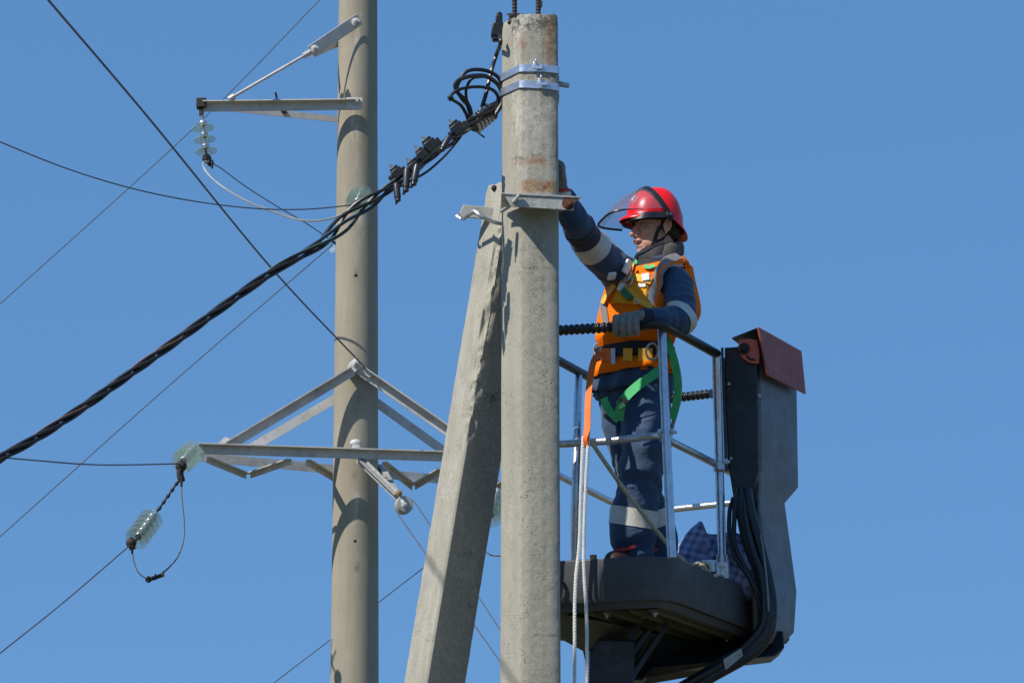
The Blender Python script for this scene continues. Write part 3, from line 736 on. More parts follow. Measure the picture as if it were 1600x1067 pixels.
# ------------------------------------------------------------------ twisted bundle cable
ctl = [(-3200, 2000, 13.2), (-1600, 1480, 15.0), (-500, 1010, 16.3), (-60, 758, 16.9), (0, 716, 17.0), (60, 682, 17.08), (130, 636, 17.18), (200, 586, 17.27), (280, 529, 17.37), (350, 478, 17.45), (430, 422, 17.55), (500, 381, 17.63), (545, 340, 17.68), (590, 308, 17.73), (640, 270, 17.8), (690, 230, 17.9), (735, 193, 18.02), (765, 174, 18.1), (792, 150, 18.15)]
cpath = catmull([P(*q) for q in ctl], 14)   # sags on to the left, past the frame
pxs = catmull([Vector((q[0], q[1], 0)) for q in ctl], 14)
cable = thing('twisted_cable', 'thick black twisted bundle cable sagging from the left edge to the pole top', 'cable', P(0, 716, 17))
frc = frames(cpath); acc = [0]
for i in range(1, len(cpath)): acc.append(acc[-1] + (cpath[i] - cpath[i - 1]).length)
NS = 4
strand_paths = []
for k in range(NS):
    pp = []
    for i, (p, (t, nn, bb)) in enumerate(zip(cpath, frc)):
        x = pxs[i].x
        loose = math.exp(-((x - 545) / 48) ** 2) * .9 + .35 * math.exp(-((x - 690) / 50) ** 2)
        a = 2 * math.pi * (k / NS + acc[i] / .62) + .5 * math.sin(acc[i] * 3)
        rr = .0130 * (1 + loose * (1.1 + .9 * math.sin(k * 2.4 + i * .08)))
        pp.append(p + (nn * math.cos(a) + bb * math.sin(a)) * rr)
    strand_paths.append(pp)
    # refine
    pf_ = catmull(pp, 2)
    so_ = MB().tube(pf_, .0082, 8).build('strand', M['cable'], cable)
    if k in (0, 2, 3):
        cc = {0: (.45, .16, .05), 2: (.05, .16, .4), 3: (.12, .36, .2)}[k]
        rng = {0: (10, 330), 2: (400, 640), 3: (360, 640)}[k]
        mm = simple('tracer stripe %d' % k, cc, .5, 0, .1)
        q = [s_ + Vector((-.002, -.0045, .0052)) for s_ in pp]
        ids = [i for i in range(len(pp)) if rng[0] < pxs[i].x < rng[1]]
        MB().tube(catmull([q[i] for i in ids], 2), .0015, 6).build('tracer_stripe', mm, so_)
# loop of spare conductors by the pole
def black_wire(label, pts, r=.009, name='spare_cable_loop', cat='cable', n=10, mat='cable', grp='spare cable loops beside the pole'):
    o = MB().tube(catmull([P(*q) for q in pts], n), r, 8).build(name, M[mat]); o['label'] = label; o['category'] = cat
    if grp: o['group'] = grp
    return o
black_wire('wide outer black cable loop left of the steel bands', [(772, 185, 18.13), (784, 150, 18.13), (781, 125, 18.12), (766, 113, 18.10), (745, 109, 18.08), (728, 113, 18.07), (718, 127, 18.07), (714, 140, 18.08), (722, 155, 18.10), (733, 168, 18.12), (738, 184, 18.14)])
black_wire('second black cable loop bending low across the wide one', [(772, 182, 18.10), (785, 158, 18.10), (779, 134, 18.09), (760, 120, 18.07), (738, 119, 18.05), (718, 125, 18.05), (711, 134, 18.05), (716, 146, 18.06), (727, 157, 18.08), (733, 172, 18.10), (737, 186, 18.12)], .010)
black_wire('lowest black cable loop with a capped end at its left tip', [(777, 172, 18.13), (778, 152, 18.11), (768, 140, 18.09), (745, 136, 18.06), (718, 140, 18.04), (704, 150, 18.03), (707, 156, 18.03), (720, 165, 18.06), (729, 180, 18.10), (731, 188, 18.13)], .008)
black_wire('thin upright black cable loop at the middle of the spare loops', [(757, 120, 18.08), (738, 123, 18.07), (729, 138, 18.08), (729, 155, 18.10), (736, 172, 18.12), (736, 184, 18.13)], .007)
mb = MB(); mb.tube([P(702, 151, 18.02), P(706, 156, 18.03)], .013, 10); o = mb.build('cable_end_cap', M['black']); o['label'] = 'round black cap at the leftmost tip of the spare cable loops'; o['category'] = 'cable cap'
black_wire('black lead running up from the bundle to the top connector', [(753, 168, 18.13), (760, 145, 18.12), (768, 110, 18.15), (776, 85, 18.17), (782, 68, 18.0), (781, 56, 18.02)], .0095, 'riser_cable', grp=None)
# wrapped dead-end grip
t = thing('cable_grip', 'grey ribbed wrap gripping the bundle cable just left of the pole', 'cable grip', P(755, 185, 18.10))
a = P(737, 200, 18.10); c = P(777, 166, 18.16); mb = MB(); mb.tube([a.lerp(c, i / 6) for i in range(7)], [.022, .032, .034, .034, .034, .032, .026], 14); mb.build('grip_body', simple('dark grip', (.07, .075, .08), .5, .2), t)
d = (c - a).normalized(); o_ = d.orthogonal().normalized(); q_ = d.cross(o_)
for i in range(6):
    cc = a.lerp(c, .12 + .125 * i); MB().tube([cc + (o_ * math.cos(x) + q_ * math.sin(x)) * .037 + d * .004 * math.sin(x) for x in (kk * 2 * math.pi / 20 for kk in range(21))], .0075, 6).build('wrap', simple('wrap grey', (.42, .43, .44), .5, .2) if i == 0 else bpy.data.materials['wrap grey'], t)
MB().tube(catmull([P(742, 202, 18.10), P(765, 190, 18.12), P(786, 164, 18.15)], 6), .006, 6).build('retaining_strap', M['plate'], t)
MB().tube([P(740, 203, 18.10), P(757, 215, 18.08)], .004, 6).build('tie_tail', M['black'], t)
MB().box(P(770, 171, 18.12), (.028, 0, .022), (0, .02, 0), (-.012, 0, .016)).build('end_block', M['black'], t, bevel=.004)

# piercing connectors with hanging sealed barrels
def connector(px, py, label, barrels, sc=1.0, Y=17.78, tilt=.0):
    c = P(px, py, Y); t = thing('tap_connector', label, 'cable connector', c, 'black tap connectors on the bundle cable')
    ax = Vector((math.cos(R(40)), .12, math.sin(R(40)))); ay = Vector((-math.sin(R(40)), 0, math.cos(R(40))))
    mb = MB(); mb.box(c, ax * .026 * sc, Vector((0, .026, 0)) * sc, ay * .022 * sc); mb.box(c + ay * .026 * sc, ax * .020 * sc, Vector((0, .022, 0)) * sc, ay * .010 * sc)
    mb.box(c + ax * .03 * sc - ay * .004, ax * .012 * sc, Vector((0, .018, 0)) * sc, ay * .016 * sc)
    mb.build('connector_body', M['black'], t, bevel=.004)
    mb = MB(); mb.lathe(c + ay * .03 * sc, ay, [(0, .011), (.012, .011), (.014, .006), (.03, .006)], 8); mb.build('shear_bolt', M['galv'], t)
    mb = MB(); mb.lathe(c - ax * .03 * sc, -ax, [(0, .016), (.012, .018), (.016, .014)], 12); mb.build('wire_port', M['rubber'], t)
    for (bx_, by_, ex, ey, r) in barrels:
        a = P(bx_, by_, Y - .05); b2 = P(ex, ey, Y - .06); dd = (b2 - a).normalized()
        L_ = (b2 - a).length
        bo = MB().lathe(a, dd, [(0, r * .6), (.004, r * .85), (.012, r * .9), (.018, r), (L_ * .8, r), (L_ * .84, r * .8), (L_ * .97, r * .85), (L_, r * .55)], 16).build('sealed_barrel', simple('barrel plastic', (.028, .028, .033), .4, 0, .15) if 'barrel plastic' not in bpy.data.materials else bpy.data.materials['barrel plastic'], t)
        MB().tube([b2 - dd * .004, b2 + dd * .012 + Vector((-.012, 0, 0))], r * .35, 6).build('cap_nipple', M['black'], bo)
    return t
connector(622, 272, 'lowest black tap connector on the bundle cable, with one hanging barrel', [(619, 286, 622, 315, .0155)])
connector(648, 262, 'second black tap connector from below, with two hanging barrels', [(636, 263, 634, 300, .0165), (652, 257, 646, 290, .0165)], .95)
connector(661, 243, 'middle black tap connector, lying on the cable without a barrel', [], .95)
connector(674, 229, 'fourth black tap connector from below, with a slanting barrel', [(702, 213, 690, 236, .0150)], 1.15)
connector(716, 203, 'topmost black tap connector on the bundle, beside the grey wrap', [], 1.15, 17.95)
t_ = thing('tap_connector', 'black connector clipped at the pole top left edge', 'cable connector', P(777, 50, 18.12), 'black tap connectors on the bundle cable')
c = P(777, 48, 18.12); mb = MB(); mb.box(c, (.026, 0, 0), (0, .025, 0), (.004, 0, .032)); mb.box(c + Vector((.008, 0, .05)), (.016, 0, 0), (0, .02, 0), (0, 0, .022)); mb.box(c + Vector((-.004, 0, -.03)), (.018, 0, 0), (0, .02, 0), (.002, 0, .022)); mb.build('connector_body', M['black'], t_, bevel=.005)
mb = MB(); mb.lathe(c + Vector((.01, 0, .066)), (0, 0, 1), [(0, .014), (.015, .014), (.017, .008), (.022, .008)], 10); mb.build('shear_bolt', M['rubber'], t_)
mb = MB(); mb.bar(c + Vector((-.03, -.02, .022)), c + Vector((.04, -.02, .018)), .006, .006); mb.build('clip', M['galv'], t_)
black_wire('thin loose strands dangling below the tap connectors', [(612, 298, 17.72), (640, 284, 17.78), (668, 268, 17.82), (695, 244, 17.87), (714, 222, 17.95), (726, 204, 18.0)], .0055, 'slack_conductor', grp=None)


# ================================================================== the lift basket
lift = thing('lift_basket', 'aerial work platform with steel rails, dark floor tub and tall slate grey mast box', 'lift basket', P(1000, 1000, 19))
YF = 18.52
zr = P(1033, 507, YF).z; zm = P(1041, 681, YF).z; zfl = P(1050, 871, YF).z
top_r = [PZ(792, 521, zr), PZ(1030, 506, zr), PZ(1250, 622, zr), PZ(1010, 632, zr)]
Oc = top_r[1]; U = (top_r[0] - Oc); Wd = U.length; U.normalize()          # U: to the left along the front
V = (PZ(1118, 552, zr) - Oc); V.z = 0; V.normalize()
Dp = 1.42
def B(u, v, z): return Oc + U * u + V * v + Vector((0, 0, z - Oc.z))
def LP_(name, mb, mat, par=None, bevel=0, label=None): return mb.build(name, M[mat], par or lift, label, bevel=bevel)
def corr(path, r, amp=.13, wl=.026):
    L = [0]
    for i in range(1, len(path)): L.append(L[-1] + (path[i] - path[i - 1]).length)
    n = int(L[-1] / .0033); pts = []; j = 0
    for i in range(n + 1):
        d = L[-1] * i / n
        while j < len(L) - 2 and L[j + 1] < d: j += 1
        pts.append(path[j].lerp(path[j + 1], (d - L[j]) / max(1e-9, L[j + 1] - L[j])))
    m_ = MB(); m_.tube(pts, [r * (1 + amp * math.cos(2 * math.pi * (L[-1] * i / n) / wl)) for i in range(n + 1)], 12); return m_
M['sleeve'] = simple('glossy corrugated sleeve', (.012, .012, .013), .22, 0, .2, 20, .05, 80)
# top rail: corrugated sleeve on the front and rear, plain black foam on the rest
fr_l = B(Wd, 0, zr)
LP_('rail_sleeve', corr([B(Wd, 0, zr), PZ(945, 512, zr), PZ(1000, 509, zr)], .0235), 'sleeve')
LP_('rail_sleeve', MB().tube(catmull([PZ(1000, 509, zr), PZ(1020, 507, zr), PZ(1036, 508, zr), PZ(1047, 513, zr), PZ(1062, 521, zr), PZ(1100, 542, zr), PZ(1120, 553, zr)], 6), .0225, 12), 'rubber')
LP_('rail_sleeve', MB().tube([PZ(800, 525, zr), PZ(872, 563, zr), PZ(905, 581, zr), PZ(942, 600, zr), PZ(1005, 633, zr)], .0215, 12), 'rubber')
LP_('rail_sleeve', corr([PZ(1112, 615, zr), PZ(1060, 621, zr), PZ(1008, 629, zr)], .022), 'sleeve')
def pipe(name, pts, r, par=None, n=6): return LP_(name, MB().tube(catmull(pts, n) if len(pts) > 2 else pts, r, 14), 'steeltube', par)
# mid rails
pipe('mid_rail', [PZ(795, 699, zm), PZ(872, 694, zm), PZ(960, 688, zm), PZ(1020, 681, zm), PZ(1036, 682, zm), PZ(1045, 688, zm), PZ(1075, 703, zm), PZ(1122, 727, zm), PZ(1150, 742, zm)], .018, n=5)
pipe('mid_rail', [PZ(800, 704, zm), PZ(872, 742, zm), PZ(962, 787, zm), PZ(1008, 806, zm)], .0175, n=4)
pipe('mid_rail', [PZ(1000, 802, zm), PZ(1055, 795, zm), PZ(1150, 785, zm)], .017, n=4)
# posts
pipe('post', [PZ(1034, 512, zr - .0), PZ(1039, 640, zm + .12), PZ(1050, 872, zfl - .02)], .0215)
pipe('post', [PZ(1119, 553, zr), PZ(1123, 700, zm + .08), P(1129, 890, YF + .66)], .0215)
pipe('post', [P(1130, 560, YF + .80), P(1137, 735, YF + .80)], .0185)
pipe('post', [PZ(904, 583, zr), P(901, 700, YF + .36), P(896, 892, YF + .36)], .0195)
pipe('post', [B(.0, 1.35, zr), B(0, 1.35, zfl)], .018)
pipe('post', [B(Wd - .05, .05, zr), B(Wd - .05, .05, zfl)], .018)
# clamps where rails meet posts
for (px, py, yy) in ((1041, 682, YF - .005), (1124, 728, YF + .64)):
    mb = MB(); c = P(px, py, yy); mb.tube([c + Vector((0, 0, -.022)), c + Vector((0, 0, .022))], .030, 14); mb.box(c + Vector((.034, -.012, .018)), (.016, 0, 0), (0, .010, 0), (0, 0, .006)); 
    o = LP_('pipe_clamp', mb, 'galv', bevel=.002); mb = MB(); bolt(mb, c + Vector((-.03, -.026, .018)), (0, -1, .1), .009, .01); LP_('bolt', mb, 'galv', o); mb = MB(); bolt(mb, c + Vector((.03, -.024, .018)), (0, -1, .1), .009, .01); LP_('bolt', mb, 'galv', o)

# floor tub
zfb = P(1055, 937, YF - .02).z
def plan(sh=0.0, vback=1.46):
    return [(Wd - .03 - sh, -.01 + sh), (.40, -.028 + sh), (.07, -.036 + sh), (.01 + sh, -.022 + sh), (-.035 + sh, .03), (-.05 + sh, .14), (-.05 + sh, vback - sh), (Wd - .03 - sh, vback - sh)]
def prism(plan_lo, z0, plan_hi, z1, skew=0): return [[B(u, v, z0) for u, v in plan_lo], [B(u, v, z1) for u, v in plan_hi]]
mb = MB(); lo = plan(.012); hi = plan(0)
# outer wall as a hollow tub with thickness
n_ = len(hi)
rg = [[B(u, v, zfb) for u, v in lo], [B(u, v, zfb + .02) for u, v in plan(.0)], [B(u, v, zfl) for u, v in hi], [B(u, v, zfl + .004) for u, v in plan(.012)], [B(u, v, zfl - .01) for u, v in plan(.03)], [B(u, v, zfb + .05) for u, v in plan(.035)]]
mb.rings(rg, True, False); k = len(mb.v)
mb.v += [tuple(B(u, v, zfb + .05)) for u, v in plan(.035)]; mb.f.append(tuple(range(k, k + n_)))
tub = LP_('floor_tub', mb, 'platform', bevel=.008)
# dark rim flange below the tub and the ribbed underside
zu_ = zfb - .035
mb = MB(); inn = plan(.10)
mb.rings([[B(u, v, zfb + .003) for u, v in plan(.03)], [B(u, v, zfb - .03) for u, v in plan(.045)], [B(u, v, zfb - .03) for u, v in plan(.085)], [B(u, v, zfb + .003) for u, v in plan(.085)]], True, False)
LP_('rim_flange', mb, 'platform', bevel=.004)
mb = MB(); mb.v += [tuple(B(u, v, zfb + .0)) for u, v in plan(.06)]; mb.f.append(tuple(range(n_)))
mb.v += [tuple(B(u, v, zfb + .012)) for u, v in plan(.06)]; mb.f.append(tuple(range(n_, 2 * n_))); LP_('floor_pan', mb, 'olive')
for i, u in enumerate((.07, .17, .27, .38, .50, .62)):
    LP_('long_rib', MB().bar(B(u, .05, zfb - .018), B(u, 1.38, zfb - .018), .014 if i % 2 else .03, .04), 'olive', bevel=.003)
for i in range(13):
    v = .14 + i * .10
    LP_('cross_rib', MB().bar(B(.01, v, zfb - .010), B(Wd - .06, v + .0, zfb - .010), .012, .03), 'olive')
for u, v in ((.08, .12), (.09, 1.02), (.3, .1), (.10, 1.12)):
    mb = MB(); bolt(mb, B(u, v, zfb - .03), (0, 0, -1), .013, .012); LP_('bolt', mb, 'galv')
# support frame below: cradle, slewing box, boom
mb = MB()
def bp(px, py, Y): return P(px, py, Y)
q0 = [B(.66, .62, zfb - .045), B(.30, .62, zfb - .045), B(.10, 1.42, zfb - .045), B(.62, 1.42, zfb - .045)]
q1 = [B(.66, .70, zfb - .17), B(.46, .70, zfb - .30), B(.18, 1.40, zfb - .12), B(.62, 1.35, zfb - .12)]
mb.rings([q0, q1]); LP_('cradle_box', mb, 'blackpaint', bevel=.01)
mb = MB(); mb.rings([[P(862, 955, 18.7), P(930, 967, 18.75), P(1010, 985, 19.1), P(870, 975, 19.3)], [P(862, 990, 18.8), P(912, 1019, 18.85), P(985, 1010, 19.2), P(870, 1000, 19.3)]]); LP_('swivel_housing', mb, 'olive', bevel=.012)
boom_e = P(930, 1600, 20.2)
mb = MB(); a = P(957, 1000, 18.98); d = (Vector((P(900, 1700, 19.3).x, 19.3, .2)) - a)
mb.bar(a, a + d, .21, .20, (0, 1, 0)); LP_('boom', mb, 'blackpaint', bevel=.012)
for k, (x0, x1) in enumerate(((935, 905), (962, 950), (985, 1015))):
    a1 = P(1000 + k * 22, 975, 18.95); a2 = P(935 + k * 24, 1064, 18.93); LP_('gusset_rib', MB().bar(a1, a2, .02, .04, (0, -1, 0)), 'blackpaint')
mb2 = MB(); mb2.rings([[P(1085, 1000, 19.5), P(1224, 985, 19.35), P(1226, 1012, 19.35), P(1211, 1024, 19.3), P(1160, 1030, 19.3), P(1020, 1045, 19.1), P(1005, 1062, 19.1), P(960, 1062, 19.1)], [p + Vector((0, .35, .02)) for p in (P(1085, 1000, 19.5), P(1224, 985, 19.35), P(1226, 1012, 19.35), P(1211, 1024, 19.3), P(1160, 1030, 19.3), P(1020, 1045, 19.1), P(1005, 1062, 19.1), P(960, 1062, 19.1))]]); LP_('rear_cradle', mb2, 'blackpaint', bevel=.008)
# pull ring and black loop on the front wall
LP_('grab_loop', MB().tube(catmull([B(Wd - .13, -.028, zfl - .065), B(.49, -.06, zfl - .055), B(.465, -.062, zfl - .075), B(.455, -.062, zfl - .105), B(.465, -.062, zfl - .135), B(.49, -.06, zfl - .15), B(Wd - .13, -.03, zfl - .15)], 5), .009, 8), 'rubber')
mb = MB(); mb.cyl(P(927, 883, YF + .30), P(927, 867, YF + .30), .014, .017); LP_('drain_plug', mb, 'brass')

# mast box
vm0, vm1 = .80, 1.33; um = -.158
zmt = B(0, vm0, 0).z; 
def zat(px, py, u, v):       # height of a pixel at basket place (u, v)
    Y = B(u, v, 0).y; return P(px, py, Y).z
ztopm = zat(1132, 543, 0, vm0); zshoulder = zat(1195, 735, um, vm0); zbot = zat(1205, 985, um, vm0)
zs2 = zshoulder
mb = MB()
mb.rings([[B(-.045, vm0 + .03, ztopm + .02), B(um, vm0 + .03, ztopm + .02), B(um, vm1, ztopm + .02), B(-.03, vm1, ztopm + .02)][::-1],
          [B(-.045, vm0 + .03, zs2 + .01), B(um, vm0 + .03, zs2 + .01), B(um, vm1, zs2 + .01), B(-.03, vm1, zs2 + .01)][::-1],
          [B(-.045, vm0 + .03, zs2 - .03), B(um + .032, vm0 + .05, zs2 - .04), B(um + .032, vm1 - .10, zs2 - .085), B(-.03, vm1 - .10, zs2 - .085)][::-1],
          [B(-.09, vm0 + .05, zbot + .25), B(um - .02, vm0 + .05, zbot + .25), B(um - .02, vm1 - .10, zbot + .25), B(-.05, vm1 - .10, zbot + .25)][::-1],
          [B(-.09, vm0 + .07, zbot + .02), B(um - .012, vm0 + .07, zbot + .02), B(um - .012, vm1 - .12, zbot + .05), B(-.05, vm1 - .1, zbot + .05)][::-1],
          [B(-.09, vm0 + .12, zbot - .05), B(um + .02, vm0 + .12, zbot - .05), B(um + .02, vm1 - .20, zbot - .02), B(-.05, vm1 - .2, zbot - .02)][::-1]])
mast = LP_('mast_cover', mb, 'mast', bevel=.014)
# black front cover with folded edge, ends in a slanted lower lip
mb = MB()
def pan(z, u0, u1, t0=0, t1=.04): return [B(u0, vm0 + t0, z), B(u1, vm0 + t0, z), B(u1, vm0 + t1, z), B(u0, vm0 + t1, z)][::-1]
zz = lambda py: zat(1160, py, -.09, vm0)
mb.rings([pan(zz(541), .004, um + .002), pan(zz(620), .002, um + .002), pan(zz(735), -.012, um + .002), pan(zz(775), -.03, um + .04), pan(zz(795), -.05, um + .09)])
panel = LP_('front_panel', mb, 'blackpaint', bevel=.006)
mb = MB(); mb.rings([pan(zz(735), -.06, um + .014, .03, .07), pan(zz(800), -.09, um + .020, .035, .07), pan(zz(985), -.13, um + .01, .05, .09)]); LP_('cable_channel', mb, 'blackpaint', bevel=.006)
LP_('edge_flange', MB().bar(B(.012, vm0 - .004, zz(542)), B(.0, vm0 - .004, zz(735)), .012, .02, (0, -1, 0)), 'blackpaint', panel)
for (px, py) in ((1139, 600), (1142, 716), (1186, 618)):
    mb = MB(); p_ = P(px, py, B(-.02 if px < 1150 else -.17, vm0, 0).y - .008); mb.lathe(p_, -V, [(-.006, .008), (.003, .008), (.006, .004)], 10); LP_('screw', mb, 'galv', panel)
# faded red lid: flat top with a long flap down the outer side
zl_ = zat(1182, 516, um - .02, vm0 - .02)
mb = MB()
lid_t = [B(um - .03, vm0 - .06, zl_), B(um - .03, vm1 - .03, zl_ - .0), B(.02, vm1 - .03, zl_ - .03), B(-.02, vm0 + .04, zl_ - .02)]
mb.rings([[p for p in lid_t], [p + Vector((0, 0, .006)) for p in lid_t]]); lid = LP_('lid', mb, 'blackpaint')
mb = MB(); zb_ = zat(1193, 587, um - .04, vm0); 
fl = [B(um - .034, vm0 - .065, zl_ + .007), B(um - .034, vm1 - .03, zl_ + .005), B(um - .052, vm1 - .03, zb_ + .008), B(um - .052, vm0 + .0, zb_)]
mb.rings([[p for p in fl], [p + U * .010 for p in fl]][::-1]); LP_('lid_flap', mb, 'redpaint', lid, bevel=.003)
mb = MB(); br_ = [P(x, y, B(um + .06, vm0, 0).y - .03) for x, y in ((1154, 532), (1172, 529), (1183, 531), (1187, 552), (1186, 568), (1172, 567), (1160, 559), (1155, 548))]
mb.rings([br_, [p + Vector((0, .012, 0)) for p in br_]]); hb = LP_('hinge_bracket', mb, 'orangepaint', lid, bevel=.002)
mb = MB(); mb.lathe(P(1163, 545, B(um + .06, vm0, 0).y - .031), -V, [(0, .028), (.008, .028), (.009, .016), (.02, .015), (.022, .008)], 16); LP_('bolt', mb, 'blackpaint', hb)
LP_('slot', MB().tube(catmull([P(x, y, B(um + .06, vm0, 0).y - .030) for x, y in ((1167, 556), (1172, 561), (1180, 562))], 5), .006, 8), 'rubber', hb)

# galvanised base bracket of the right post, with two bolts
cY = YF + .60
mb = MB(); mb.rings([[P(1117, 878, cY), P(1139, 876, cY), P(1140, 904, cY), P(1119, 906, cY)], [P(1117, 878, cY + .06), P(1139, 876, cY + .06), P(1140, 904, cY + .06), P(1119, 906, cY + .06)]]); bk = LP_('base_bracket', mb, 'galv', bevel=.006)
mb = MB(); mb.bar(P(1096, 884, cY + .02), P(1120, 884, cY + .02), .012, .06); LP_('bracket_tab', mb, 'galv', bk, bevel=.003)
for (px, py) in ((1128, 883), (1129, 897)):
    mb = MB(); bolt(mb, P(px, py, cY - .002), (0, -1, -.1), .013, .014); LP_('bolt', mb, 'galv', bk)
LP_('post_collar', MB().cyl(P(1128, 879, cY + .05), P(1128, 867, cY + .05), .029), 'galv', bk)
mb = MB(); mb.lathe(P(1104, 886, cY - .01), (0, -1, 0), [(0, .014), (.004, .014), (.004, .007), (0, .007)], 16); LP_('bracket_hole', mb, 'rubber', bk)
# hoses looping down from the mast and off under the floor
hY = B(-.1, vm0 - .06, 0).y
hz = [((1152, 770, .02), (1148, 800, -.02), (1148, 850, -.05), (1166, 890, -.08), (1190, 935, -.10), (1194, 965, -.1), (1170, 1003, -.1), (1120, 1035, -.12), (1040, 1085, -.1), (990, 1110, .1), (962, 1180, .25), (955, 1300, .35), (955, 1500, .4)),
      ((1158, 765, .02), (1158, 800, -.02), (1168, 850, -.06), (1188, 900, -.10), (1200, 945, -.12), (1196, 985, -.12), (1160, 1020, -.12), (1080, 1065, -.12), (1050, 1085, -.1), (990, 1110, .1), (962, 1180, .25), (955, 1300, .35), (955, 1500, .4)),
      ((1166, 765, .02), (1172, 800, -.02), (1186, 850, -.05), (1200, 905, -.09), (1206, 950, -.10), (1200, 990, -.10), (1172, 1022, -.12), (1110, 1058, -.12), (1060, 1090, -.1), (990, 1110, .1), (962, 1180, .25), (955, 1300, .35), (955, 1500, .4)),
      ((1162, 765, .02), (1164, 810, -.05), (1176, 860, -.09), (1190, 900, -.13), (1194, 950, -.14), (1186, 985, -.14), (1140, 1030, -.14), (1060, 1075, -.12), (990, 1110, .1), (962, 1180, .25), (955, 1300, .35), (955, 1500, .4)),
      ((1146, 778, .04), (1140, 800, -.0), (1140, 840, -.03), (1150, 872, -.06), (1172, 905, -.09), (1186, 940, -.10), (1188, 970, -.1), (1165, 1010, -.1), (1110, 1045, -.1), (990, 1110, .1), (962, 1180, .25), (955, 1300, .35), (955, 1500, .4))]
for i, h in enumerate(hz):
    pts = catmull([P(x, y, hY + d_) for x, y, d_ in h], 8)
    LP_('hose', MB().tube(pts, (.012, .024, .028, .017, .011)[i], 12), 'rubber')
LP_('hose_sleeve', MB().tube(catmull([P(x, y, hY - .11) for x, y in ((1203, 962), (1192, 994), (1166, 1018), (1120, 1044), (1050, 1084), (1005, 1100))], 6), .034, 14), 'blackpaint')
mb = MB(); mb.rings([[P(x, y, hY - .165) for x, y in ((1130, 1030), (1158, 1012), (1161, 1024), (1134, 1046))], [P(x, y, hY - .160) for x, y in ((1130, 1030), (1158, 1012), (1161, 1024), (1134, 1046))]]); LP_('hose_label', mb, 'plate')
for i, (px, py) in enumerate(()):
    mb = MB(); random.seed(i); c = P(px, py, hY - .16)
    mb.tube(catmull([c + Vector((random.uniform(-.018, .018), random.uniform(-.004, .004), .02 - .012 * k)) for k in range(5)], 4), .0035, 5); LP_('cable_tie', mb, 'greyrope')
mb = MB(); mb.tube(catmull([P(1185, 820, hY - .03), P(1194, 870, hY - .12), P(1200, 930, hY - .16), P(1201, 955, hY - .16)], 6), .005, 5); LP_('conductor', mb, 'reflectdark')

# things lying in and hanging on the basket
def rope(label, pts, r, mat, pitch, name='rope', group=None):
    o = rope_mesh(catmull([P(*q) for q in pts], 12), r, pitch).build(name, M[mat]); o['label'] = label; o['category'] = 'rope'
    if group: o['group'] = group
rope('doubled white twisted rope, left strand, hanging from the middle rail', [(914, 684, YF + .02), (911, 690, YF - .01), (908, 760, YF - .01), (905, 850, YF + .0), (900, 900, YF + .0), (898, 950, YF + .0), (898, 1000, YF + .0), (898, 1080, YF + .0), (899, 1200, YF + .0), (899, 1500, YF + .0)], .0085, 'whiterope', .045, group='white hanging ropes')
rope('doubled white twisted rope, right strand, hanging from the middle rail', [(917, 684, YF + .03), (919, 690, YF - .01), (915, 760, YF - .01), (912, 850, YF + .0), (913, 900, YF + .0), (916, 950, YF + .0), (917, 1000, YF + .0), (917, 1080, YF + .0), (916, 1200, YF + .0), (915, 1520, YF + .0)], .0085, 'whiterope', .045, group='white hanging ropes')
rope('taut tan rope slanting from the middle rail down to the right post base', [(924, 688, YF + .03), (929, 698, YF + .02), (965, 750, YF + .10), (1005, 803, YF + .2), (1050, 858, YF + .30), (1078, 886, YF + .38)], .011, 'tanrope', .05)
rope('small coil of pale rope beside the bolted base of the right post', [(1076, 884, YF + .36), (1090, 880, YF + .38), (1106, 880, YF + .4), (1110, 890, YF + .4), (1100, 896, YF + .4), (1088, 888, YF + .4), (1098, 882, YF + .38), (1108, 896, YF + .42), (1120, 900, YF + .44)], .009, 'tanrope', .04, 'rope_coil')
# plaid cloth bag behind the right post
bag = thing('cloth_bag', 'crumpled blue plaid cloth bag with a pointed corner, behind the right post', 'bag', P(1100, 900, 19.35))
YB = 19.38
outl = [(1046, 900), (1048, 868), (1060, 850), (1075, 830), (1088, 818), (1095, 814), (1098, 822), (1104, 833), (1120, 835), (1140, 832), (1156, 834), (1172, 850), (1190, 885), (1196, 930), (1150, 945), (1090, 920)]
me = bpy.data.meshes.new('bag_cloth'); N1, N2 = 96, 16; vs = []; fs = []; uv = []
oc = catmull([Vector((x, y, 0)) for x, y in outl + outl[:1]], 6)[:-1]; cxx = Vector((1115, 880, 0)); n_ = len(oc)
def bagpt(p, t, side):
    q = cxx.lerp(p, t); dep = (1 - t ** 2.4) ** .5 * .16
    nz = noise.noise(Vector((q.x * .03, q.y * .03, side * 3))) * .05 + noise.noise(Vector((q.x * .09, q.y * .05, side * 7))) * .018
    ridge = .05 * math.exp(-((q.x - 1103 - (q.y - 830) * .25) / 6) ** 2) * min(1, t * 2)
    w3 = P(q.x, q.y, YB) + Vector((0, side * (dep - (nz + 0) * (1 - t ** 4)) * 1.0 + ridge * (side < 0) * (1 - t ** 4), 0)); return w3, q
for side in (-1, 1):
    base_i = len(vs)
    for i in range(N2 + 1):
        t = i / N2
        for p in oc:
            w3, q = bagpt(p, max(t, .001), side); vs.append(tuple(w3)); uv.append(((q.x * .9 + q.y * .35) * .0075 + .02 * noise.noise(q * .04), (q.y * .95 - q.x * .3) * .0075 + (.0 if q.x < 1104 else .06)))
    for i in range(N2):
        for j in range(n_):
            a = base_i + i * n_ + j; b_ = base_i + i * n_ + (j + 1) % n_; fs.append((a, b_, b_ + n_, a + n_))
me.from_pydata(vs, [], fs); me.update()
ul = me.uv_layers.new(name='UVMap')
for lp in me.loops: ul.data[lp.index].uv = uv[lp.vertex_index]
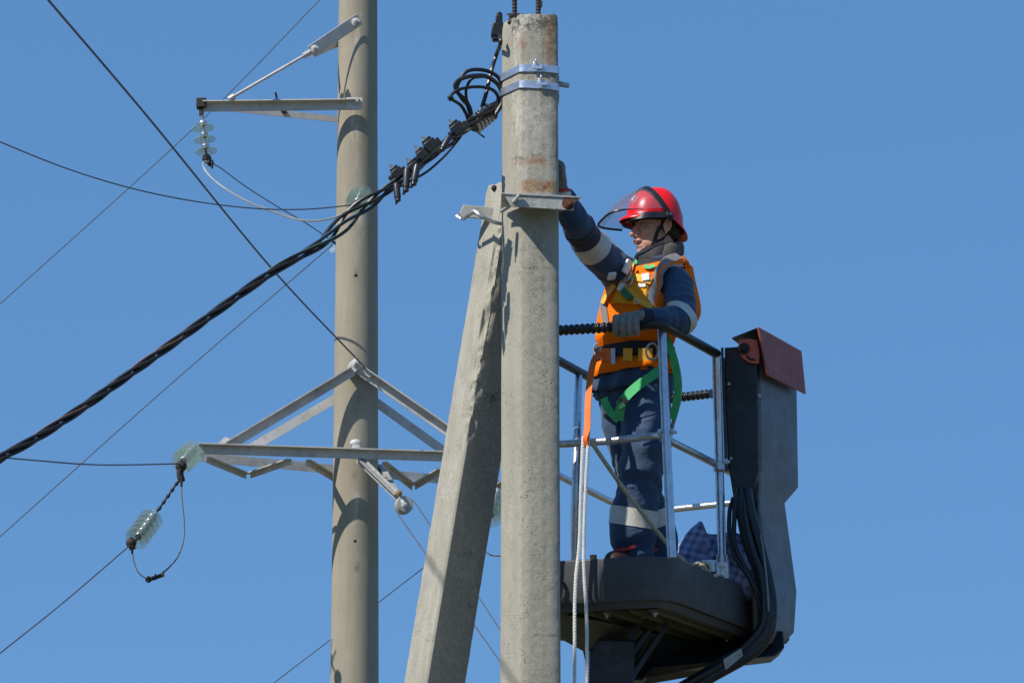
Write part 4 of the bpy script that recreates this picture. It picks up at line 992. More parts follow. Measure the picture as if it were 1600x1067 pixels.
bm = bmesh.new(); bm.from_mesh(me); bmesh.ops.remove_doubles(bm, verts=bm.verts[:], dist=.0006); bmesh.ops.recalc_face_normals(bm, faces=bm.faces[:]); bm.to_mesh(me); bm.free()
link_mesh('bag_cloth', me, M['plaid'], bag, angle=180)

# ================================================================== the worker
YP = 18.94
def J(px, py, d=0.): return P(px, py, YP + d)
person = thing('person', 'worker in navy overalls, orange vest and red helmet, one arm raised to the pole', 'person', J(995, 885))
PSI = R(40); fwd_t = Vector((-math.sin(PSI), -math.cos(PSI), 0)); lft_t = Vector((math.cos(PSI), -math.sin(PSI), 0)); UPV = Vector((0, 0, 1))
def PT(name, mb, mat, par=None, bevel=0, **kw): return mb.build(name, M[mat], par or person, bevel=bevel, **kw)
def PM(name, me, mat, par=None): return link_mesh(name, me, M[mat], par or person, angle=180)

# --- head frame
PH = R(70); S_ = 1.13
HF = Vector((-math.sin(PH), -math.cos(PH), 0.035)).normalized(); HL = Vector((math.cos(PH), -math.sin(PH), 0)); HU = HL.cross(HF).normalized()
if HU.z < 0: HU = -HU
HC = J(1028, 357)
def H(f, l, u): return HC + (HF * f + HL * l + HU * u) * S_
def He(mb, f, l, u, rf, rl, ru, **kw): mb.ell(H(f, l, u), rf * S_, rl * S_, ru * S_, (HF, HL, HU), **kw)

# --- body: one continuous skin from head to feet (mostly inside the clothes)
bd = MB()
He(bd, -.005, 0, .045, .096, .076, .088, seg=20, n=12)
He(bd, .028, 0, -.02, .060, .062, .085, seg=20, n=12)
He(bd, .022, 0, -.075, .062, .055, .042, seg=18, n=10)
He(bd, .062, 0, -.100, .026, .030, .022)
He(bd, .076, 0, -.110, .014, .018, .013)
for s_ in (-1, 1):
    He(bd, .060, s_ * .036, -.030, .026, .022, .024)      # cheek bones
    He(bd, .080, s_ * .026, .024, .013, .026, .010)       # brows
    He(bd, .096, s_ * .012, -.046, .012, .009, .009)      # nostrils
    He(bd, .010, s_ * .044, -.076, .036, .014, .028)      # jaw angle
    # ear: rim and lobe
    mbp = [H(-.012 + .004, s_ * .074, -.040), H(-.004, s_ * .080, -.030), H(.006, s_ * .080, -.004), H(.002, s_ * .083, .016), H(-.012, s_ * .086, .022), H(-.024, s_ * .085, .010), H(-.024, s_ * .082, -.010), H(-.014, s_ * .078, -.030)]
    bd.tube(catmull(mbp, 4), .0055 * S_, 8); He(bd, -.010, s_ * .076, -.006, .014, .006, .022)
bd.limb([(H(.086, 0, .012), .010 * S_), (H(.106, 0, -.022), .0115 * S_), (H(.116, 0, -.040), .0125 * S_)])
He(bd, .086, 0, -.066, .016, .024, .012); He(bd, .088, 0, -.060, .010, .008, .010)
He(bd, .080, 0, -.090, .014, .024, .010)
nk = J(1033, 412, .02)
bd.limb([(H(-.02, 0, -.05), .050 * S_), (nk, .055), (J(1020, 445), .10), (J(1000, 520), .12), (J(994, 600), .13)])
SHL = J(1057, 445, -.13); ELL = J(1066, 499, -.24); WRL = J(1008, 494, -.42)
SHR = J(968, 428, -.04); ELR = J(915, 374, -.32); WRR = J(880, 300, -.61)
bd.limb([(J(1030, 440, -.05), .06), (SHL, .055), (ELL, .042), (WRL, .028)])
bd.limb([(J(990, 432, .03), .06), (SHR, .055), (ELR, .042), (WRR, .028)])
HPL = J(1008, 615, -.06); KNL = J(1004, 722, -.14); ANL = J(990, 858, -.06)
HPR = J(976, 615, .10); KNR = J(990, 720, .06); ANR = J(1026, 862, .16)
bd.limb([(J(994, 600), .12), (HPL, .085), (KNL, .055), (ANL, .03), (ANL + fwd_t * .12 + Vector((0, 0, -.065)), .02)])
bd.limb([(J(994, 600), .12), (HPR, .085), (KNR, .055), (ANR, .03), (ANR + fwd_t * .12 + Vector((0, 0, -.065)), .02)])
me = remeshed(bd, .0042, 3, .5); body = PM('body', me, 'skin'); 
# eyes, lips, eyebrows, hair
for s_ in (-1, 1):
    mb = MB(); He(mb, .0795, s_ * .030, .000, .0085, .0125, .0075, seg=14, n=8); e = PT('eye', mb, 'eye')
    mb = MB(); He(mb, .0865, s_ * .031, .000, .003, .005, .005); PT('iris', mb, 'iris', e)
    mb = MB(); mb.tube(catmull([H(.087, s_ * .012, .020), H(.094, s_ * .026, .027), H(.088, s_ * .044, .025), H(.074, s_ * .054, .018)], 4), [.003] * 13, 6); PT('eyebrow', mb, 'hair')
mb = MB(); mb.limb([(H(.0975, -.019, -.070), .0035), (H(.1045, -.006, -.0665), .0048), (H(.1045, .006, -.0665), .0048), (H(.0975, .019, -.070), .0035)], seg=8); lp = PT('lip', mb, 'lips')
mb = MB(); mb.limb([(H(.0965, -.017, -.0745), .0035), (H(.1025, 0, -.0785), .0058), (H(.0965, .017, -.0745), .0035)], seg=8); PT('lip', mb, 'lips')
mb = MB(); He(mb, -.012, 0, .042, .097, .079, .088, seg=24, n=14); He(mb, -.055, 0, -.01, .052, .066, .05, seg=16); me = remeshed(mb, .006, 2)
def cutm(me, planes):
    bm = bmesh.new(); bm.from_mesh(me)
    for co, no in planes:
        bmesh.ops.bisect_plane(bm, geom=bm.verts[:] + bm.edges[:] + bm.faces[:], plane_co=co, plane_no=no, clear_outer=True, dist=1e-5)
    bm.to_mesh(me); bm.free(); me.update()
cutm(me, [(H(.012, 0, 0), HF)])
displace(me, lambda q: .0035 * noise.noise(q * 130)); PM('hair', me, 'hair')

# --- jacket
def ring(px, py, rx, ry, psi=PSI, d=0., n=36):
    c = J(px, py, d); f = Vector((-math.sin(psi), -math.cos(psi), 0)); l = Vector((math.cos(psi), -math.sin(psi), 0))
    return [c + l * rx * math.copysign(abs(math.cos(a)) ** .85, math.cos(a)) + f * ry * math.copysign(abs(math.sin(a)) ** .9, math.sin(a)) for a in (2 * math.pi * k / n for k in range(n))]
TR = [(990, 622, .192, .150), (991, 600, .190, .150), (992, 575, .180, .142), (991, 553, .168, .136), (990, 530, .176, .146), (995, 500, .186, .150), (1001, 470, .192, .150), (1008, 445, .196, .140), (1016, 424, .180, .120), (1024, 408, .125, .09), (1030, 400, .075, .072)]
def torso(add=0., rows=TR): m_ = MB(); m_.rings([ring(a, b_, c + add, d + add) for a, b_, c, d in rows]); return m_
jk = torso()
jk.limb([(J(1036, 440, -.04), .085), (SHL, .080), (J(1063, 473, -.20), .070), (ELL, .066), (J(1038, 497, -.35), .054), (J(1012, 495, -.40), .042)])
jk.limb([(J(1000, 440, .03), .09), (SHR, .092), (J(942, 402, -.19), .084), (ELR, .076), (J(896, 342, -.50), .068), (J(884, 314, -.57), .056)])
def segdist(q, a, b_):
    ab = b_ - a; t = max(0, min(1, (q - a).dot(ab) / ab.length_squared)); return (q - a - ab * t).length, t
def fold(q):
    w1 = noise.noise(q * 5.0) * .006
    r1 = 1 - abs(noise.noise(Vector((q.x * 9 + 3 * noise.noise(q * 4), q.y * 9, q.z * 13))))
    v = w1 + .016 * (r1 - .75)
    for (a, b_, amp, fr) in ((SHL, ELL, .0028, 22), (ELL, WRL, .003, 28), (SHR, ELR, .005, 20), (ELR, WRR, .004, 24)):
        d, t = segdist(q, a, b_)
        if d < .12:
            v += amp * math.sin(t * fr * (b_ - a).length / .3 + 6 * noise.noise(q * 6) + 5 * noise.noise(q * 3) + q.x * 30) * (1 - d / .12) * 1.5
    return v
me_j = remeshed(jk, .0075, 5, .6); displace(me_j, fold)
jacket_bvh = bvh_of(me_j)
jacket = PM('jacket', me_j, 'navy')
# cuffs and sleeve tape
band_l = cuff_band(jacket_bvh, ELL.lerp(SHL, .05), J(1040, 500, -.33), .22, .62, .004, maxr=.12)
PT('sleeve_tape', cuff_band(jacket_bvh, J(1078, 476, -.19), J(1050, 513, -.31), .40, .66, .004, maxr=.13), 'reflect')
PT('sleeve_tape', cuff_band(jacket_bvh, ELR, J(938, 399, -.20), -.02, .62, .004, maxr=.12), 'reflect')
PT('sleeve_patch', cuff_band(jacket_bvh, J(896, 342, -.48), ELR, .35, .86, .0045, maxr=.12), 'navydark')
PT('cuff', MB().lathe(J(881, 307, -.60), (J(888, 322, -.55) - J(881, 307, -.60)), [(0, .042), (.008, .047), (.05, .050), (.055, .046)], 24), 'navy')
PT('cuff', MB().lathe(J(1002, 494, -.425), (J(1018, 497, -.39) - J(1002, 494, -.425)), [(0, .036), (.008, .041), (.045, .044), (.05, .04)], 24), 'navydark')

# --- trousers
tr_ = MB(); tr_.rings([ring(990, 575, .150, .118), ring(990, 600, .165, .128), ring(991, 630, .168, .130), ring(991, 648, .150, .118)])
tr_.limb([(HPL, .118), (J(1009, 665, -.10), .112), (KNL, .098), (J(998, 770, -.11), .098), (J(990, 805, -.08), .105), (J(988, 835, -.07), .110), (J(990, 858, -.06), .095)])
tr_.limb([(HPR, .115), (J(976, 665, .09), .105), (KNR, .090), (J(1004, 775, .10), .088), (J(1022, 815, .13), .095), (J(1028, 860, .16), .095)])
def foldt(q):
    v = noise.noise(q * 4.2) * .008 + .012 * (.72 - abs(noise.noise(Vector((q.x * 6, q.y * 6, q.z * 11 + 3 * noise.noise(q * 3))))))
    for (a, b_) in ((HPL, KNL), (KNL, ANL), (HPR, KNR), (KNR, ANR)):
        d, t = segdist(q, a, b_)
        if d < .16: v += .0035 * math.sin(q.z * 40 + 12 * noise.noise(q * 4.0) + q.x * 14) * (.25 + .75 * (2 * abs(t - .5)) ** 2)
    return v
me_t = remeshed(tr_, .008, 4, .6); displace(me_t, foldt); t_bvh = bvh_of(me_t); PM('trousers', me_t, 'navy')
PT('leg_tape', cuff_band(t_bvh, J(1000, 770, -.10), J(988, 850, -.06), .31, .66, .004, maxr=.16), 'reflect')
PT('leg_tape', cuff_band(t_bvh, J(1006, 780, .10), J(1028, 850, .15), .28, .64, .004, maxr=.14), 'reflect')
# hem of the jacket: loose skirt over the hips
sk = MB(); rg = []
for i, (px, py, a, b_) in enumerate(((992, 560, .176, .144), (990, 580, .190, .158), (988, 600, .204, .172), (986, 613, .208, .178))):
    r_ = ring(px, py, a, b_, n=72)
    rg.append([p + (p - J(px, py)).normalized() * (.007 * i * math.sin(k * .52 + .3 * i) * .5 + .004 * i * math.sin(k * 1.3)) + Vector((0, 0, (.012 * math.sin(k * .22 + 1)) * (i == 3))) for k, p in enumerate(r_)])
sk.rings(rg, True, False); o = PT('jacket_skirt', sk, 'navy'); md = o.modifiers.new('s', 'SUBSURF'); md.levels = md.render_levels = 1; md = o.modifiers.new('t', 'SOLIDIFY'); md.thickness = .006
# boots
for a in (ANL, ANR):
    mb = MB(); f = fwd_t; base = a + Vector((0, 0, -.05))
    mb.limb([(base + Vector((0, 0, .06)), .055), (base, .055), (base + f * .07 + Vector((0, 0, -.015)), .05), (base + f * .15 + Vector((0, 0, -.022)), .045)])
    bo = PT('boot', mb, 'boot')
    PT('boot_collar', MB().lathe(base + f * .04 + Vector((0, 0, .05)), (f * .5 + Vector((0, 0, 1))), [(0, .060), (.006, .072), (.018, .070), (.02, .055)], 20), 'bootred', bo)
# standing collar, tall at the nape and low at the throat: grey fleece lining behind, dark front
def collar(a0, a1, name, mat, add=0., hsc=1.):
    m_ = MB(); rg = []; n = 40
    for t, r0, dz0 in ((0, .004, -.055), (.25, .006, 0), (.55, .010, 0), (.85, .008, 0), (1., .0, 0), (1.0, -.014, 0), (.7, -.022, 0)):
        r_ = []
        for k in range(n + 1):
            a = a0 + (a1 - a0) * k / n; ca, sa = math.cos(a), math.sin(a)       # a=0 forward, pi/2 his left
            hgt = (.042 + .045 * (1 - ca) / 2) * hsc; rad_ = .088 + .016 * (1 - t) + r0 + add + .005 * noise.noise(Vector((ca * 3, sa * 3, t * 2)))
            c0 = J(1026, 408).lerp(J(1034, 404), t)
            r_.append(c0 + fwd_t * ca * (rad_ + .012 - .01 * t) + lft_t * sa * rad_ * (1.12 - .1 * t) + UPV * (hgt * t + dz0 - .025 * ca * (1 - t)))
        rg.append(r_)
    m_.rings(rg, False, False); o = PT(name, m_, mat, angle=180); md = o.modifiers.new('t', 'SOLIDIFY'); md.thickness = .007; md = o.modifiers.new('s', 'SUBSURF'); md.levels = md.render_levels = 1
    return o
collar(R(48), R(310), 'hood_collar', 'collar', .006, 1.05)
collar(R(-75), R(62), 'collar', 'blackstrap', .002, 1.12)

def patch(bvh, quad, off, name, mat, par, nx=10, ny=8, th=.004):
    vs_ = []
    for i in range(ny + 1):
        v_ = i / ny
        for j in range(nx + 1):
            u_ = j / nx; t0 = [quad[0][k] * (1 - u_) + quad[1][k] * u_ for k in (0, 1)]; t1 = [quad[3][k] * (1 - u_) + quad[2][k] * u_ for k in (0, 1)]
            x = t0[0] * (1 - v_) + t1[0] * v_; y = t0[1] * (1 - v_) + t1[1] * v_
            o0 = J(x, y, -1.); d0 = (J(x, y, 1.) - o0).normalized(); h = bvh.ray_cast(o0, d0, 2.)
            vs_.append(h[0] + h[1] * off if h[0] is not None else J(x, y, -.10))
    m_ = MB(); m_.add(vs_, [(i * (nx + 1) + j, i * (nx + 1) + j + 1, (i + 1) * (nx + 1) + j + 1, (i + 1) * (nx + 1) + j) for i in range(ny) for j in range(nx)])
    o = PT(name, m_, mat, par, angle=180); md = o.modifiers.new('t', 'SOLIDIFY'); md.thickness = th; md.offset = 0; return o
patch(jacket_bvh, [(994, 403), (1038, 405), (1026, 432), (992, 430)], .006, 'collar_flap', 'blackstrap', person)
patch(t_bvh, [(1000, 640), (1028, 632), (1029, 646), (1001, 654)], .004, 'pocket_flap', 'navy', person)
patch(t_bvh, [(1002, 655), (1029, 647), (1028, 690), (1004, 696)], .003, 'thigh_pocket', 'navy', person)
# --- vest
VR = [(991, 596, .186, .152), (991, 575, .180, .146), (991, 553, .170, .140), (988, 533, .196, .168), (990, 510, .202, .172), (996, 480, .202, .166), (1003, 455, .206, .156), (1011, 434, .208, .142), (1018, 418, .190, .122), (1024, 407, .140, .098), (1029, 399, .086, .078)]
vm = MB(); vm.rings([ring(*q[:2], q[2] + .006, q[3] + .006, n=48) for q in VR])
vm.limb([(J(1034, 436, -.05), .100), (SHL + Vector((-.03, 0.02, .016)), .108)]); vm.limb([(J(1000, 436, .03), .105), (J(985, 432, .02), .100)])
me_v = remeshed(vm, .0075, 4, .5)
def foldv(q):
    zz_ = max(0, 1 - abs(q.z - J(990, 538).z) / .09)
    return .008 * noise.noise(q * 6) + .012 * (.7 - abs(noise.noise(Vector((q.x * 8, q.y * 8, q.z * 9))))) + zz_ * .010 * noise.noise(Vector((q.x * 16, q.y * 16, q.z * 6)))
displace(me_v, foldv)
cutm(me_v, [(J(976, 430, .05), (-lft_t + Vector((0, 0, .10))).normalized()), (J(1026, 408), (Vector((0, 0, 1)) + fwd_t * .35).normalized()), (J(990, 590), Vector((0, 0, -1)))])
ctl_a = [(J(0, yy).z, L_) for yy, L_ in ((400, .085), (412, .075), (425, .035), (440, .004), (470, .0), (486, .02), (500, .25), (700, .3))]
ca0 = J(1056, 440, -.10)
def armhole(qv):
    z = qv.z; Lz = ctl_a[0][1] if z > ctl_a[0][0] else ctl_a[-1][1]
    for (za, la), (zb, lb) in zip(ctl_a, ctl_a[1:]):
        if zb <= z <= za: Lz = la + (lb - la) * (za - z) / (za - zb)
    return (qv - ca0).dot(lft_t) - Lz
bm = bmesh.new(); bm.from_mesh(me_v); sv = {v: armhole(v.co) for v in bm.verts}
dead = [f for f in bm.faces if all(sv[v] > 0 for v in f.verts)]; bmesh.ops.delete(bm, geom=dead, context='FACES')
for v in [v for v in bm.verts if not v.link_faces]: bm.verts.remove(v)
for v in bm.verts:
    s1 = armhole(v.co)
    if s1 > 0: v.co -= lft_t * min(s1, .012)
bm.to_mesh(me_v); bm.free(); me_v.update()
vest_bvh = bvh_of(me_v); vest = PM('vest', me_v, 'vest'); md = vest.modifiers.new('t', 'SOLIDIFY'); md.thickness = .006
def front(px, py, d=-.16): return J(px, py, d)
def strap(name, pts, wd, mat, off=.005, th=.003, bvh=None, par=None, n=8, snap=.35):
    return PT(name, surf_ribbon(bvh or vest_bvh, [front(*p) for p in pts], wd, off, th, n, snap), mat, par or vest)
# grey reflective band over the near shoulder and round the chest edge, red side edging
strap('reflective_tape', [(1048, 403, -.10), (1038, 415, -.2), (1028, 435, -.26), (1022, 455, -.28), (1017, 478, -.29)], .048, 'reflectdark', .004)
strap('edge_binding', [(1068, 409, -.12), (1056, 415, -.2), (1042, 432, -.25), (1035, 455, -.28), (1030, 478, -.29)], .014, 'orangestrap', .006)
strap('reflective_tape', [(960, 480, -.05), (952, 498, -.1), (946, 515, -.15)], .040, 'reflectdark', .004)
# drape of the vest behind the near arm
dr = MB(); rg = []
for i, (px, py, d0, px2, py2, d1) in enumerate(((1070, 410, -.10, 1084, 416, -.02), (1074, 440, -.10, 1088, 440, .0), (1076, 470, -.10, 1096, 468, .0), (1076, 492, -.09, 1100, 490, .0), (1066, 510, -.08, 1090, 508, .0), (1046, 530, -.08, 1070, 526, .0))):
    a = J(px, py, d0); c = J(px2, py2, d1); b3 = J((px + px2) / 2 + 3, (py + py2) / 2, (d0 + d1) / 2)
    rg.append([a, a.lerp(b3, .5), b3, b3.lerp(c, .5), c, c + Vector((-.05, .06, 0))])
dr.rings(rg, False, False); o = PT('vest_side', dr, 'vest', vest); md = o.modifiers.new('t', 'SOLIDIFY'); md.thickness = .005; md = o.modifiers.new('s', 'SUBSURF'); md.levels = md.render_levels = 2
# amber chest bib and harness
patch(vest_bvh, [(972, 430), (1016, 430), (1010, 478), (956, 474)], .006, 'chest_bib', 'vestyellow', vest)
def onvest(x, y, off=.01):
    o0 = J(x, y, -1.); d0 = (J(x, y, 1.) - o0).normalized(); h = vest_bvh.ray_cast(o0, d0, 2.)
    if h[0] is None: h = jacket_bvh.ray_cast(o0, d0, 2.)
    return (h[0] + h[1] * off, h[1]) if h[0] is not None else (J(x, y, -.16), Vector((-.4, -.9, 0)))
def vstrap(name, pts, wd, mat, off=.010, th=.003, par=None):
    path = [onvest(x, y, off)[0] for x, y in pts]
    return PT(name, surf_ribbon(vest_bvh, path, wd, off, th, 8, .1), mat, par or vest)
hs_ = vstrap('chest_strap', [(972, 437), (985, 434), (1000, 436), (1018, 440)], .036, 'yellowstrap', .012)
vstrap('chest_strap', [(992, 412), (988, 424), (983, 436), (974, 446)], .032, 'yellowstrap', .014)
vstrap('chest_strap', [(982, 428), (968, 438), (956, 452), (950, 470)], .034, 'orangestrap', .012)
vstrap('chest_strap', [(964, 448), (954, 462), (946, 476)], .030, 'yellowstrap', .018)
vstrap('chest_strap', [(1008, 418), (1014, 420), (1024, 418)], .020, 'greenstrap', .012)
vstrap('chest_strap', [(980, 450), (990, 462), (1004, 474), (1018, 480)], .028, 'yellowstrap', .014)
def chip(name, x, y, wx, wy, ang, mat, off=.018, th=.008):
    p, n_ = onvest(x, y, off); right = (Vector((1, 0, 0)) - n_ * n_.x).normalized(); up = n_.cross(right); up = up if up.z > 0 else -up
    a = R(ang); ax = right * math.cos(a) + up * math.sin(a); ay = -right * math.sin(a) + up * math.cos(a)
    mb = MB(); mb.box(p, ax * wx / 331 / 2, ay * wy / 322 / 2, n_ * th); o = mb.build(name, M[mat], vest); md = o.modifiers.new('b', 'BEVEL'); md.width = min(.005, th * .8); md.segments = 3; return o
chip('buckle_cover', 976, 416, 14, 22, -35, 'tag'); chip('buckle_cover', 954, 427, 13, 14, -10, 'tag'); chip('buckle_cover', 974, 451, 14, 10, 50, 'tag')
chip('green_clip', 953, 440, 12, 16, -25, 'greenclip'); chip('green_clip', 982, 463, 11, 24, 38, 'greenclip'); chip('green_clip', 992, 413, 8, 9, 20, 'greenstrap', .012)
chip('red_clip', 964, 428, 8, 10, -20, 'orangestrap', .02); chip('label', 1010, 435, 12, 12, 5, 'tag', .018, .002); chip('label', 1004, 447, 12, 6, 0, 'tag', .012, .001)
def ringm(name, x, y, r, tube, mat, off=.024, nrm=None, sy=1.0):
    p, n_ = onvest(x, y, off); n_ = nrm or n_; right = (Vector((1, 0, 0)) - n_ * n_.x).normalized(); up = n_.cross(right)
    return PT(name, MB().tube([p + right * r * math.cos(a) + up * r * sy * math.sin(a) for a in (2 * math.pi * k / 24 for k in range(25))], tube, 8), mat, vest)
ringm('carabiner', 983, 434, .026, .005, 'galv', sy=1.5); ringm('carabiner', 986, 443, .020, .004, 'galv', sy=1.3); ringm('eyelet', 995, 473, .010, .002, 'tag', .02)
# belt
def beltring(px0, py, a, b_, y1): return
belt = MB(); rr_ = []
for z0, ex in ((0, 0), (.062, 0), (.062, .012), (0, .012)):
    rr_.append([p + UPV * z0 for p in ring(991, 566, .186 + ex, .156 + ex, n=64)])
rr_.append(rr_[0]); belt.rings(rr_, True, False); bl = PT('belt', belt, 'blackstrap')
def beltpatch(x0, x1, y0, y1, mat, name='belt_pad', th=.205):
    mb = MB(); out = []
    c = J(991, 560)
    for (yy, ex) in ((y1, .016), (y0, .016), (y0, .020), (y1, .020)):
        r_ = []
        for k in range(9):
            x = x0 + (x1 - x0) * k / 8; tgt = J(x, yy, 0).x
            # intersect the belt ellipse on the near side
            best = None
            for q in range(180, 720):
                a = 2 * math.pi * q / 540
                p = c + lft_t * (.186 + ex) * math.copysign(abs(math.cos(a)) ** .85, math.cos(a)) + fwd_t * (.156 + ex) * math.copysign(abs(math.sin(a)) ** .9, math.sin(a))
                if p.y < c.y + .02 and (best is None or abs(p.x - tgt) < abs(best.x - tgt)): best = p
            r_.append(Vector((best.x, best.y, P(x, yy, best.y).z)))
        out.append(r_)
    out.append(out[0]); mb.rings(out, False, False); return PT(name, mb, mat, bl)
for (x0, x1) in ((938, 958), (972, 986), (995, 1017), (1026, 1036)): beltpatch(x0, x1, 544, 564, 'yellowstrap' if x0 > 960 else 'orangestrap')
beltpatch(954, 960, 544, 568, 'galv', 'belt_buckle')
def rng(name, px, py, d, r, sy, mat='galv', tube=.0055, par=None):
    c = J(px, py, d); return PT(name, MB().tube([c + Vector((r * math.cos(a), -.01 * math.cos(a), r * sy * math.sin(a))) for a in (2 * math.pi * k / 24 for k in range(25))], tube, 8), mat, par or bl)
rng('d_ring', 1019, 549, -.235, .028, 1.4); rng('d_ring', 935, 546, -.06, .022, 1.3)
vh = MB(); rg = []
for i, (px, py, a_, b_) in enumerate(((991, 568, .192, .162), (990, 578, .203, .173), (989, 589, .212, .184))):
    r_ = ring(px, py, a_, b_, n=80)
    rg.append([p_ + (p_ - J(px, py)).normalized() * .004 * i * math.sin(k * .9 + i * .4) + UPV * (.010 * math.sin(k * .16 + .8) * (i == 2)) for k, p_ in enumerate(r_)])
vh.rings(rg, True, False); o = PT('vest_hem', vh, 'vest', vest); md = o.modifiers.new('t', 'SOLIDIFY'); md.thickness = .003; md.offset = 0
# green leg straps
low_bvh = t_bvh
PT('leg_strap', surf_ribbon(None, [J(x, y, d) for x, y, d in ((1034, 577, -.27), (1018, 588, -.27), (1000, 600, -.26), (984, 614, -.25), (974, 626, -.24), (969, 640, -.22), (967, 656, -.19))], .046, 0, .004, 8), 'greenstrap', bl)
PT('leg_strap', surf_ribbon(None, [J(x, y, d) for x, y, d in ((944, 622, -.14), (947, 634, -.16), (956, 646, -.18), (967, 657, -.19))], .034, 0, .004, 8), 'greenstrap', bl)
PT('strap_buckle', MB().box(J(970, 631, -.26), (.016, 0, .010), (0, .008, 0), (-.008, 0, .022)), 'greenclip', bl, bevel=.003)
PT('strap_buckle', MB().box(J(975, 626, -.262), (.018, 0, -.006), (0, .007, 0), (.004, 0, .010)), 'blackstrap', bl, bevel=.002)
PT('strap_buckle', MB().box(J(948, 634, -.17), (.012, 0, -.006), (0, .007, 0), (.006, 0, .018)), 'greenstrap', bl, bevel=.003)
PT('back_strap', surf_ribbon(None, [J(x, y, d) for x, y, d in ((1040, 528, -.20), (1048, 545, -.20), (1054, 565, -.19), (1058, 590, -.18), (1059, 615, -.17), (1055, 638, -.16), (1050, 655, -.15))], .036, 0, .004, 8), 'greenstrap', bl)
o = rope_mesh(catmull([J(1056, 560, -.16), J(1062, 590, -.15), J(1062, 622, -.14), (J(1055, 650, -.13)), J(1049, 672, -.12), J(1046, 700, -.10)], 8), .010, .035).build('lanyard_rope', M['greyrope'], person)
# orange lanyard from the belt down over the rail
lo_ = MB(); pts = catmull([J(946, 555, -.17), J(934, 556, -.20), J(927, 568, -.24), J(922, 595, -.32), J(919, 630, -.38), J(918, 668, -.42), J(916, 686, -.44), J(915, 700, -.42)], 8)
PT('lanyard', surf_ribbon(None, pts, .030, 0, .006, 1), 'orangestrap', bl)

# --- gloves: palm, four unequal bent fingers, thumb
def glove(name, blobs, fingers, voxel=.0034):
    mb = MB()
    for c, r1, r2, r3, ax in blobs: mb.ell(c, r1, r2, r3, ax, seg=16, n=10)
    for f in fingers: mb.limb(f, seg=12)
    me = remeshed(mb, voxel, 2, .5); displace(me, lambda q: .0012 * noise.noise(q * 60)); return PM(name, me, 'glove')
rc = PZ(980, 510, zr); ry = lambda px: PZ(px, 510 - (px - 980) * .06, zr)      # rail centre under the hand
d = (ry(1000) - ry(960)).normalized(); near = Vector((d.y, -d.x, 0)).normalized(); near = near if near.y < 0 else -near
RR = .024
fing = []
for k, (px, ln) in enumerate(((997, .92), (986, 1.0), (975, .98), (964, .84))):
    c = ry(px); r_ = .0160 - .0012 * (k == 3)
    kn = c + UPV * (RR + .022) - near * .022 + d * (.004)
    fing.append([(kn, .0175), (c + UPV * (RR + .016) + near * .020, .0168), (c + near * (RR + .016) + UPV * .004, r_), (c + near * (RR + .008) * .95 - UPV * (.024 * ln), r_ * .95), (c + near * .012 - UPV * (RR + .016) * ln, r_ * .88)])
thumb = [(ry(1004) - near * .030 + UPV * .035, .020), (ry(994) - near * (RR + .012) + UPV * .005, .0145), (ry(978) - near * .018 - UPV * (RR + .006), .013), (ry(966) - near * .004 - UPV * (RR + .014), .0115)]
pc = ry(982) + UPV * (RR + .030) - near * .034
pal = [(pc, .048, .038, .020, (d, near, UPV)), (pc + d * .03 - near * .018 + UPV * .006, .036, .030, .024, (d, near, UPV))]
wrist = [(pc + d * .035 - near * .02 + UPV * .004, .030), (J(1006, 493, -.42), .030)]
glove('glove', pal, fing + [thumb, wrist])
# raised hand laid against the back corner of the pole
wr = J(880, 303, -.60); hx = lambda px, py, dd: P(px, py, YP + dd)
pc = hx(876, 282, -.655); hu = (hx(875, 262, -.66) - hx(878, 300, -.64)).normalized(); hside = Vector((0, 1, 0)); hn = hu.cross(hside).normalized()
pal = [(pc, .029, .044, .052, (hn, hside, hu))]
fing = []
for k, (dy, ln, tip) in enumerate(((-.030, .80, 0), (-.010, .95, 0), (.010, 1., 0), (.030, .86, 0))):
    b0 = hx(877, 268, -.66) + hside * dy
    fing.append([(b0 - hu * .02, .019), (b0 + hu * .010 * ln + Vector((.004, 0, 0)), .017), (b0 + hu * .028 * ln + Vector((.003, 0, 0)), .0155), (b0 + hu * .042 * ln + Vector((-.012, 0, 0)), .014)])
thumb = [(pc - hside * .03 - hu * .02 + Vector((.012, 0, 0)), .016), (pc - hside * .052 + Vector((.012, 0, .008)), .0135), (pc - hside * .056 + Vector((.008, 0, .034)), .0115)]
glove('glove', pal, fing + [thumb, [(pc - hu * .03, .030), (wr, .030)]])
PT('glove_cuff', MB().lathe(hx(879, 299, -.64), hu, [(-.003, .034), (0, .037), (.007, .037), (.010, .033)], 24), 'bootred')
PT('glove_cuff', MB().lathe(hx(880, 306, -.62), hu, [(-.004, .036), (0, .038), (.016, .036), (.02, .033)], 24), 'tag')

# --- helmet with raised clear visor
def G(f, l, u): return HC + HF * f + HL * l + HU * u
hm = MB(); rg = []; nn = 56
base_u = .036
def hring(t):                       # t 0 at the rim, 1 at the crown
    r_ = []
    for k in range(nn):
        a = 2 * math.pi * k / nn; ca, sa = math.cos(a), math.sin(a)
        rf = .150 if ca > 0 else .122; ph = t * math.pi / 2
        cr = max(0.001, math.cos(ph)) ** .82; hh = math.sin(ph) ** 1.0
        drop = .0
        if ca < 0: drop = -.050 * (-ca) ** 1.2 * (1 - t) ** 1.5        # the shell comes lower at the nape
        r_.append(G(.004 + rf * ca * cr, .122 * sa * cr, base_u + .158 * hh + drop + .004 * math.exp(-(sa / .16) ** 2) * (t > .1)))
    return r_
